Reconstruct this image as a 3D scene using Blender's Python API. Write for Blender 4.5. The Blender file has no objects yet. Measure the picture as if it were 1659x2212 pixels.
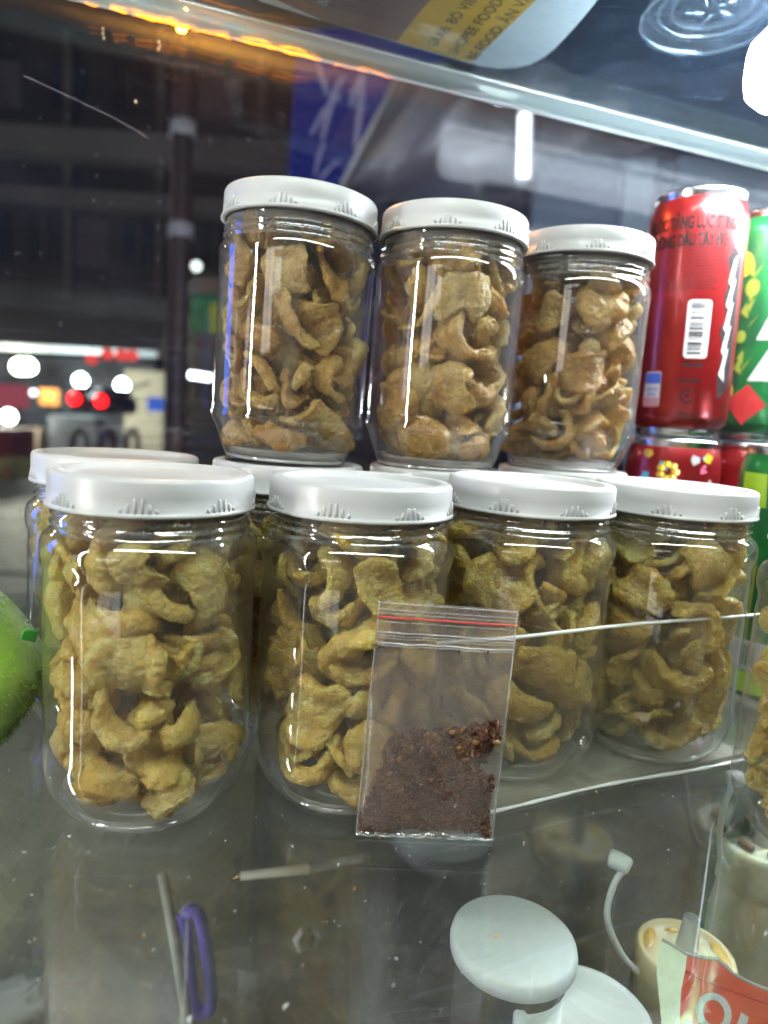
import bpy, bmesh, math, random
import numpy as np
from mathutils import Vector, Matrix
random.seed(7)
RNG = np.random.default_rng(7)
rad = math.radians
scene = bpy.context.scene
COL = scene.collection

# ------------------------------------------------------------------ camera
PITCH, ROLL, CZ = rad(8.03), rad(3.74), .1386
cp, sp, cr, sr = math.cos(PITCH), math.sin(PITCH), math.cos(ROLL), math.sin(ROLL)
FWD = Vector((0, cp, -sp)); UP0 = Vector((0, sp, cp)); RT0 = Vector((1, 0, 0))
RT = RT0 * cr + UP0 * sr; UPV = UP0 * cr - RT0 * sr
cam = bpy.data.cameras.new('camera'); cam_ob = bpy.data.objects.new('camera', cam); COL.objects.link(cam_ob)
m = Matrix((RT, UPV, -FWD)).transposed().to_4x4(); m.translation = (0, 0, CZ); cam_ob.matrix_world = m
cam.sensor_fit = 'VERTICAL'; cam.sensor_height = 36; cam.sensor_width = 27; cam.lens = 24.0
cam.clip_start = .005; cam.clip_end = 500
cam.dof.use_dof = True; cam.dof.focus_distance = .245; cam.dof.aperture_fstop = 7.2
scene.camera = cam_ob

# ------------------------------------------------------------------ world: night
world = bpy.data.worlds.new('World'); scene.world = world; world.use_nodes = True
wn = world.node_tree; bg = wn.nodes['Background']
sky = wn.nodes.new('ShaderNodeTexSky'); sky.sky_type = 'NISHITA'; sky.sun_disc = False
sky.sun_elevation = rad(-4); sky.sun_rotation = rad(200)
wn.links.new(sky.outputs[0], bg.inputs[0]); bg.inputs[1].default_value = .05
scene.view_settings.view_transform = 'Standard'; scene.view_settings.look = 'None'
scene.view_settings.exposure = .36; scene.view_settings.gamma = 1; scene.view_settings.use_curve_mapping = False
cy = scene.cycles
cy.max_bounces = 14; cy.transparent_max_bounces = 32; cy.diffuse_bounces = 4; cy.glossy_bounces = 5; cy.transmission_bounces = 8
cy.use_denoising = True; cy.sample_clamp_indirect = 6; cy.blur_glossy = .5
cy.caustics_refractive = False; cy.caustics_reflective = False
scene.render.engine = 'CYCLES'

def ray(px, py):
    X, Y = px - 829.5, py - 1106
    X, Y = X * cr + Y * sr, -X * sr + Y * cr
    return Vector((X / 1475, cp - Y / 1475 * sp, -sp - Y / 1475 * cp))
def onz(px, py, z=0.0):
    v = ray(px, py); t = (z - CZ) / v.z; return Vector((v.x * t, v.y * t, z))
def atd(px, py, d): return ray(px, py) * d + Vector((0, 0, CZ))
def aty(px, py, y):
    v = ray(px, py); return v * (y / v.y) + Vector((0, 0, CZ))
E1 = Vector((math.cos(rad(19)), math.sin(rad(19)), 0)); E2 = Vector((-E1.y, E1.x, 0))

# ------------------------------------------------------------------ node helpers
class NT:
    def __init__(s, name):
        s.m = bpy.data.materials.new(name); s.m.use_nodes = True; s.t = s.m.node_tree
        s.t.nodes.clear(); s.out = s.t.nodes.new('ShaderNodeOutputMaterial')
    def n(s, kind, **kw):
        nd = s.t.nodes.new('ShaderNode' + kind)
        ins = kw.pop('ins', {})
        for k, v in kw.items(): setattr(nd, k, v)
        for k, v in ins.items(): s.set(nd, k, v)
        return nd
    def set(s, nd, k, v):
        sock = nd.inputs[k]
        if isinstance(v, bpy.types.NodeSocket): s.t.links.new(v, sock)
        elif isinstance(v, bpy.types.Node): s.t.links.new(v.outputs[0], sock)
        else: sock.default_value = v
    def coord(s, scale=(1, 1, 1), which='Object', rot=(0, 0, 0)):
        tc = s.n('TexCoord'); mp = s.n('Mapping', ins={'Vector': tc.outputs[which], 'Scale': scale, 'Rotation': rot}); return mp.outputs[0]
    def noise(s, vec, scale, detail=4, rough=.55, dist=0):
        return s.n('TexNoise', ins={'Vector': vec, 'Scale': scale, 'Detail': detail, 'Roughness': rough, 'Distortion': dist}).outputs[0]
    def ramp(s, fac, stops, interp='LINEAR'):
        r = s.n('ValToRGB', ins={'Fac': fac}); r.color_ramp.interpolation = interp
        e = r.color_ramp.elements
        while len(e) < len(stops): e.new(.5)
        for el, (p, c) in zip(e, stops):
            el.position = p; el.color = (*c, 1) if len(c) == 3 else c
        return r.outputs[0]
    def math(s, op, a, b=0.0, clamp=False):
        nd = s.n('Math', operation=op, use_clamp=clamp); s.set(nd, 0, a); s.set(nd, 1, b); return nd.outputs[0]
    def bump(s, h, strength=.3, dist=.001, normal=None):
        b = s.n('Bump', ins={'Height': h, 'Strength': strength, 'Distance': dist})
        if normal is not None: s.set(b, 'Normal', normal)
        return b.outputs[0]
    def mixs(s, fac, a, b):
        nd = s.n('MixShader'); s.set(nd, 0, fac); s.t.links.new(a, nd.inputs[1]); s.t.links.new(b, nd.inputs[2]); return nd.outputs[0]
    def mixc(s, fac, a, b, mode='MIX'):
        nd = s.n('Mix', data_type='RGBA', blend_type=mode)
        s.set(nd, 0, fac); s.set(nd, 6, a if isinstance(a, bpy.types.NodeSocket) else (*a, 1)); s.set(nd, 7, b if isinstance(b, bpy.types.NodeSocket) else (*b, 1)); return nd.outputs[2]
    def surf(s, o): s.t.links.new(o, s.out.inputs[0]); return s.m
    def schlick(s, f0, normal=None):
        g = s.n('NewGeometry'); d = s.n('VectorMath', operation='DOT_PRODUCT')
        s.t.links.new(g.outputs['Incoming'], d.inputs[0]); s.set(d, 1, normal if normal is not None else g.outputs['Normal'])
        c = s.math('ABSOLUTE', d.outputs['Value']); c = s.math('SUBTRACT', 1.0, c, True); c = s.math('POWER', c, 5.0)
        c = s.math('MULTIPLY', c, 1 - f0); return s.math('ADD', c, f0, True)

def pbr(name, col, rough=.5, metal=0, spec=.5, var=0, vscale=40, bumps=0, bscale=200, bdist=.0005, sss=0, ssr=.003, coat=0, rvar=0, stretch=(1, 1, 1), emit=None, es=0, col2=None, detail=5):
    t = NT(name); v = t.coord(stretch); b = t.n('BsdfPrincipled')
    n = t.noise(v, vscale, detail)
    c2 = col2 if col2 else tuple(max(0, c * (1 - var)) for c in col)
    if var or col2:
        f = t.ramp(n, [(.35, (0, 0, 0)), (.65, (1, 1, 1))]); t.set(b, 'Base Color', t.mixc(f, c2, col))
    else: b.inputs['Base Color'].default_value = (*col, 1)
    if rvar:
        n2 = t.noise(v, vscale * 2.3, 6); t.set(b, 'Roughness', t.math('MULTIPLY_ADD', n2, rvar, False)); 
        nd = t.t.nodes[-1]; nd.inputs[2].default_value = rough - rvar * .5
    else: b.inputs['Roughness'].default_value = rough
    b.inputs['Metallic'].default_value = metal; b.inputs['Specular IOR Level'].default_value = spec
    if sss: b.inputs['Subsurface Weight'].default_value = sss; b.inputs['Subsurface Radius'].default_value = (1, .7, .4); b.inputs['Subsurface Scale'].default_value = ssr
    if coat: b.inputs['Coat Weight'].default_value = coat; b.inputs['Coat Roughness'].default_value = .08
    if bumps: t.set(b, 'Normal', t.bump(t.noise(v, bscale, 5), bumps, bdist))
    if emit: b.inputs['Emission Color'].default_value = (*emit, 1); b.inputs['Emission Strength'].default_value = es
    return t.surf(b.outputs[0])

def film(name, f0=.08, rough=.03, haze=.02, hcol=(.8, .8, .8), tint=(1, 1, 1), bumps=0, bscale=60, stretch=(1, 1, 1), bdist=.0005, scratch=0, sscale=90, refl=1.0, streak=0):
    """clear thin plastic or glass: what is behind it shows through, light passes, it mirrors more at grazing angles"""
    t = NT(name); nrm = None
    if bumps: nrm = t.bump(t.noise(t.coord(stretch), bscale, 3), bumps, bdist)
    tr = t.n('BsdfTransparent'); tr.inputs[0].default_value = (*tint, 1)
    gl = t.n('BsdfGlossy', ins={'Roughness': rough}); gl.inputs[0].default_value = (refl, refl, refl, 1)
    df = t.n('BsdfDiffuse'); df.inputs[0].default_value = (*hcol, 1)
    tl = t.n('BsdfTranslucent'); tl.inputs[0].default_value = (*hcol, 1)
    if nrm is not None: t.set(gl, 'Normal', nrm)
    dd = t.mixs(.5, df.outputs[0], tl.outputs[0])
    hz = haze
    if streak:
        sn_ = t.noise(t.coord((1, 1, .03)), 55, 2, .5)
        hz = t.math('ADD', t.math('MULTIPLY', t.ramp(sn_, [(.46, (0, 0, 0)), (.62, (1, 1, 1))]), streak), haze)
    if scratch:
        v = t.coord()
        w = None
        for k, (rot, st) in enumerate((((0, 0, .5), (1, 22, 22)), ((0, 0, -.9), (1, 26, 26)), ((0, 0, 1.7), (1, 18, 18)))):
            n = t.noise(t.coord(st, rot=rot), sscale * (1 + .3 * k), 2, .6, .4)
            f = t.ramp(n, [(.65, (0, 0, 0)), (.69, (1, 1, 1))])
            w = f if w is None else t.math('MAXIMUM', w, f)
        big = t.ramp(t.noise(v, sscale * .12, 3), [(.42, (0, 0, 0)), (.62, (1, 1, 1))])
        w = t.math('MULTIPLY', w, big)
        dust = t.ramp(t.noise(v, sscale * 14, 2), [(.71, (0, 0, 0)), (.76, (1, 1, 1))])
        w = t.math('MAXIMUM', w, dust)
        sm = t.math('MULTIPLY', t.ramp(t.noise(v, sscale * .25, 5, .6, 1.2), [(.45, (0, 0, 0)), (.75, (1, 1, 1))]), haze * 1.5)
        hz = t.math('ADD', t.math('MULTIPLY', w, scratch), sm); hz = t.math('ADD', hz, haze, True)
    a = t.mixs(hz, tr.outputs[0], dd)
    return t.surf(t.mixs(t.schlick(f0), a, gl.outputs[0]))

def emis(name, col, s):
    t = NT(name); e = t.n('Emission'); e.inputs[0].default_value = (*col, 1); e.inputs[1].default_value = s
    return t.surf(e.outputs[0])

# ------------------------------------------------------------------ mesh helpers
def mesh(name, v, f, mat, smooth=True):
    me = bpy.data.meshes.new(name); me.from_pydata([tuple(p) for p in v], [], [tuple(int(i) for i in q) for q in f]); me.update()
    if smooth: me.polygons.foreach_set('use_smooth', [True] * len(me.polygons))
    for m_ in (mat if isinstance(mat, (list, tuple)) else [mat]): me.materials.append(m_)
    return me
def link(name, me, parent=None, loc=None, kind=None, label=None):
    o = bpy.data.objects.new(name, me); COL.objects.link(o)
    if parent is not None: o.parent = parent
    if loc is not None: o.location = loc
    if kind: o['kind'] = kind
    if label: o['label'] = label
    return o
def tag(o, label=None, cat=None, group=None, kind=None):
    if label: o['label'] = label
    if cat: o['category'] = cat
    if group: o['group'] = group
    if kind: o['kind'] = kind
    return o
def empty(name, loc=(0, 0, 0), rot=(0, 0, 0)):
    o = bpy.data.objects.new(name, None); COL.objects.link(o); o.empty_display_size = .01; o.location = loc; o.rotation_euler = rot; return o
def lathe(prof, seg=64, close=False):
    v = []; f = []
    for r, z in prof:
        for k in range(seg):
            a = 2 * math.pi * k / seg; v.append((r * math.cos(a), r * math.sin(a), z))
    n = len(prof)
    for i in range(n - 1 + (1 if close else 0)):
        j = (i + 1) % n
        for k in range(seg):
            l = (k + 1) % seg; f.append((i * seg + k, i * seg + l, j * seg + l, j * seg + k))
    return v, f
def box(cx, cy_, cz_, sx, sy, sz, rot=None):
    v = [Vector((x * sx / 2, y * sy / 2, z * sz / 2)) for x in (-1, 1) for y in (-1, 1) for z in (-1, 1)]
    if rot is not None: v = [rot @ p for p in v]
    v = [p + Vector((cx, cy_, cz_)) for p in v]
    f = [(0, 1, 3, 2), (4, 6, 7, 5), (0, 4, 5, 1), (2, 3, 7, 6), (0, 2, 6, 4), (1, 5, 7, 3)]
    return v, f
def rbox(sx, sy, sz, r, seg=3):
    bm = bmesh.new(); bmesh.ops.create_cube(bm, size=1)
    bmesh.ops.scale(bm, vec=(sx, sy, sz), verts=bm.verts)
    bmesh.ops.bevel(bm, geom=bm.edges[:], offset=r, segments=seg, affect='EDGES', profile=.5)
    v = [p.co.copy() for p in bm.verts]; f = [[q.index for q in p.verts] for p in bm.faces]; bm.free(); return v, f
def merge(*parts):
    V = []; F = []
    for v, f in parts:
        o = len(V); V += [tuple(p) for p in v]; F += [tuple(i + o for i in q) for q in f]
    return V, F
def xf(vf, M):
    return [M @ Vector(p) for p in vf[0]], vf[1]
def tube(pts, r, seg=10, caps=True):
    pts = [Vector(p) for p in pts]; V = []; F = []
    rs = r if isinstance(r, (list, tuple)) else [r] * len(pts); prev = None
    for i, p in enumerate(pts):
        d = (pts[min(i + 1, len(pts) - 1)] - pts[max(i - 1, 0)]).normalized()
        a = (prev - d * prev.dot(d)) if prev is not None else d.orthogonal()
        a.normalize(); prev = a; b = d.cross(a)
        for k in range(seg):
            t = 2 * math.pi * k / seg; V.append(p + (a * math.cos(t) + b * math.sin(t)) * rs[i])
    for i in range(len(pts) - 1):
        for k in range(seg):
            l = (k + 1) % seg; F.append((i * seg + k, i * seg + l, (i + 1) * seg + l, (i + 1) * seg + k))
    if caps: F.append(tuple(range(seg))[::-1]); F.append(tuple((len(pts) - 1) * seg + k for k in range(seg)))
    return V, F
def extrude_poly(pts, thick_vec):
    n = len(pts); V = [Vector(p) for p in pts] + [Vector(p) + thick_vec for p in pts]
    F = [tuple(range(n)), tuple(range(n, 2 * n))[::-1]] + [(i, i + n, (i + 1) % n + n, (i + 1) % n) for i in range(n)]
    return V, F
def bez(pts, n=12):
    """smooth Catmull-Rom through points"""
    P = [Vector(p) for p in pts]; P = [P[0] * 2 - P[1]] + P + [P[-1] * 2 - P[-2]]; out = []
    for i in range(1, len(P) - 2):
        for k in range(n):
            t = k / n; a, b, c, d = P[i - 1:i + 3]
            out.append(.5 * ((2 * b) + (c - a) * t + (2 * a - 5 * b + 4 * c - d) * t * t + (3 * b - a - 3 * c + d) * t ** 3))
    out.append(P[-2]); return out
def text_flat(body, size=1.0, align='CENTER', sx=1.0, bold=0.0):
    cu = bpy.data.curves.new('t', 'FONT'); cu.body = body; cu.size = size; cu.align_x = align; cu.align_y = 'CENTER'; cu.offset = bold * size; cu.resolution_u = 3
    ob = bpy.data.objects.new('t', cu); COL.objects.link(ob); bpy.context.view_layer.update()
    me = bpy.data.meshes.new_from_object(ob.evaluated_get(bpy.context.evaluated_depsgraph_get()))
    v = [(p.co.x * sx, p.co.y) for p in me.vertices]; f = [tuple(p.vertices) for p in me.polygons]
    bpy.data.objects.remove(ob); bpy.data.curves.remove(cu); bpy.data.meshes.remove(me)
    return v, f
def poly_flat(pts, cuts=0):
    bm = bmesh.new(); vs = [bm.verts.new((x, y, 0)) for x, y in pts]; bm.faces.new(vs)
    bmesh.ops.triangulate(bm, faces=bm.faces[:])
    if cuts:
        x0 = min(p[0] for p in pts); x1 = max(p[0] for p in pts); x = x0 + .0011
        while x < x1:
            bmesh.ops.bisect_plane(bm, geom=bm.verts[:] + bm.edges[:] + bm.faces[:], plane_co=(x, 0, 0), plane_no=(1, 0, 0)); x += .0011
    bm.verts.index_update()
    v = [(p.co.x, p.co.y) for p in bm.verts]; f = [tuple(q.index for q in p.verts) for p in bm.faces]; bm.free(); return v, f
def slice_flat(vf, step=.0011):
    bm = bmesh.new(); vs = [bm.verts.new((p[0], p[1], 0)) for p in vf[0]]
    for q in vf[1]:
        try: bm.faces.new([vs[i] for i in q])
        except ValueError: pass
    x0 = min(p[0] for p in vf[0]); x1 = max(p[0] for p in vf[0]); x = x0 + step
    while x < x1:
        bmesh.ops.bisect_plane(bm, geom=bm.verts[:] + bm.edges[:] + bm.faces[:], plane_co=(x, 0, 0), plane_no=(1, 0, 0)); x += step
    bm.verts.index_update(); v = [(p.co.x, p.co.y) for p in bm.verts]; f = [tuple(i.index for i in q.verts) for q in bm.faces]; bm.free(); return v, f
def wrap(vf, R, a0, z0):
    """bend a flat shape (metres) round a cylinder of radius R, its origin at angle a0 and height z0"""
    return [(R * math.cos(a0 + x / R), R * math.sin(a0 + x / R), z0 + y) for x, y in vf[0]], vf[1]

# ------------------------------------------------------------------ pork rind shapes
def _hash(ix,iy,iz,seed):
    n=(ix*374761393+iy*668265263+iz*2147483647+seed*1274126177)&0xffffffff
    n=((n^(n>>13))*1274126177)&0xffffffff
    n=((n^(n>>16))*2246822519)&0xffffffff
    return ((n^(n>>15))&0xffff)/32767.5-1.0
def vnoise(P,seed=0):
    P=P+1000.0; i=np.floor(P).astype(np.int64); f=P-i; f=f*f*(3-2*f); r=0
    for dx in (0,1):
        for dy in (0,1):
            for dz in (0,1):
                w=(f[:,0] if dx else 1-f[:,0])*(f[:,1] if dy else 1-f[:,1])*(f[:,2] if dz else 1-f[:,2])
                r=r+w*_hash(i[:,0]+dx,i[:,1]+dy,i[:,2]+dz,seed)
    return r
def cube_sphere(n):
    V={};vs=[];fs=[]
    def vid(p):
        k=tuple(p)
        if k not in V: V[k]=len(vs); vs.append(p)
        return V[k]
    for ax in range(3):
        for s in (-n,n):
            for i in range(-n,n,2):
                for j in range(-n,n,2):
                    q=[]
                    for di,dj in ((0,0),(2,0),(2,2),(0,2)):
                        p=[0,0,0];p[ax]=s;p[(ax+1)%3]=i+di;p[(ax+2)%3]=j+dj;q.append(vid(p))
                    fs.append(q if s>0 else q[::-1])
    c=np.array(vs)/n
    return c,np.array(fs)
def vnormals(v,f):
    fn=np.cross(v[f[:,2]]-v[f[:,0]],v[f[:,3]]-v[f[:,1]])
    N=np.zeros_like(v)
    for k in range(4): np.add.at(N,f[:,k],fn)
    return N/(np.linalg.norm(N,axis=1,keepdims=True)+1e-12)
# kind: half sizes (a,b,c), bend1 (deg along x), bend2 (along y), twist, lump, box blend
KINDS=[(1,.42,.22,190,30,20,.22,.35),(1,.38,.23,150,-40,30,.24,.3),(1,.46,.20,230,35,-20,.22,.4),(1,.36,.21,120,30,40,.22,.4),
(1,.82,.15,80,50,15,.20,.65),(1,.90,.14,90,-40,10,.20,.7),(1,.72,.15,115,45,20,.22,.6),(1,.85,.16,60,75,-15,.22,.6),(1,.66,.14,145,-30,-18,.20,.75),
(1,.80,.50,45,35,0,.26,.1),(1,.66,.38,90,-40,20,.26,.2),(1,.64,.42,60,50,0,.26,.15),
(1,.52,.15,285,0,10,.20,.5),(1,.44,.16,250,15,15,.22,.45),
(1,.58,.16,100,100,50,.22,.65),(1,.75,.13,165,-60,10,.22,.65)]
def _deform(P,k,seed):
    a,b,c,b1,b2,tw,lump,box=KINDS[k]
    x,y,z=P[:,0].copy(),P[:,1].copy(),P[:,2].copy()
    # wavy outline and meander
    y=y*(1+.28*vnoise(np.c_[x*1.7,z*0,z*0+seed],seed+3))+.14*vnoise(np.c_[x*1.3,z*0+5,z*0],seed+4)
    z=z+.12*vnoise(np.c_[x*1.9,y*1.9,z*0],seed+5)
    t=np.radians(tw)*x; y,z=y*np.cos(t)-z*np.sin(t),y*np.sin(t)+z*np.cos(t)
    th=np.radians(b2)
    if abs(th)>.01:
        R=2*b/th; ph=y/R; y,z=(R-z)*np.sin(ph),R-(R-z)*np.cos(ph)
    th=np.radians(b1)
    if abs(th)>.01:
        R=2*a/th*(1+.12*np.sin(x*2+seed)); ph=x*th/(2*a); x,z=(R-z)*np.sin(ph),R-(R-z)*np.cos(ph)
    return np.c_[x,y,z]
def make_rind(k,n=22,fine=1.0):
    a,b,c,b1,b2,tw,lump,box=KINDS[k]; seed=k*17+3
    cu,f=cube_sphere(n)
    s=cu/np.linalg.norm(cu,axis=1,keepdims=True)
    q=s*(1-box)+cu*box*.88
    r=np.clip(np.maximum(abs(q[:,0]),abs(q[:,1])),0,1)
    L=vnoise(np.c_[q[:,0]*2.3,q[:,1]*2.3*b+9,q[:,2]*.6],seed)
    th=(.62+.38*r**3) if c<.4 else 1
    P=q*np.array([a,b,c]); P[:,2]*=th*(1+lump*1.6*L)
    V=_deform(P,k,seed)
    for fr,am in ((1.9,.07),(3.6,.060),(7,.034),(14,.014*fine)):
        N=vnormals(V,f)
        d=vnoise(V*fr,seed+int(fr)); d=(abs(d)-.3)*1.3 if fr>3 else d
        V=V+N*(am*d)[:,None]*min(1.0,lump/.24)
    # proxies
    g=np.array([(u,v) for u in np.linspace(-.86,.86,9) for v in (np.linspace(-.8,.8,7) if b>.5 else np.linspace(-.55,.55,3))])
    pc=np.c_[g[:,0]*a,g[:,1]*b,g[:,0]*0]
    pr=_deform(pc,k,seed)
    rad=np.full(len(pr),max(c*1.0,.13))
    # farthest point subset
    sel=[0]; d=np.linalg.norm(pr-pr[0],axis=1)
    while len(sel)<16 and d.max()>rad[0]*.9:
        j=d.argmax(); sel.append(j); d=np.minimum(d,np.linalg.norm(pr-pr[j],axis=1))
    pr=pr[sel]; rad=rad[sel]
    if c>.4: pr=np.array([(0,0,0),(.42,0,0),(-.42,0,0),(0,.3,0),(0,-.3,0)]);pr=_deform(pr*[a,b,c],k,seed); rad=np.full(5,c*.95)
    ctr=pr.mean(0); V=V-ctr; pr=pr-ctr
    ext=(V.max(0)-V.min(0)).max()
    return V/ext,f,pr/ext,rad/ext

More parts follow.
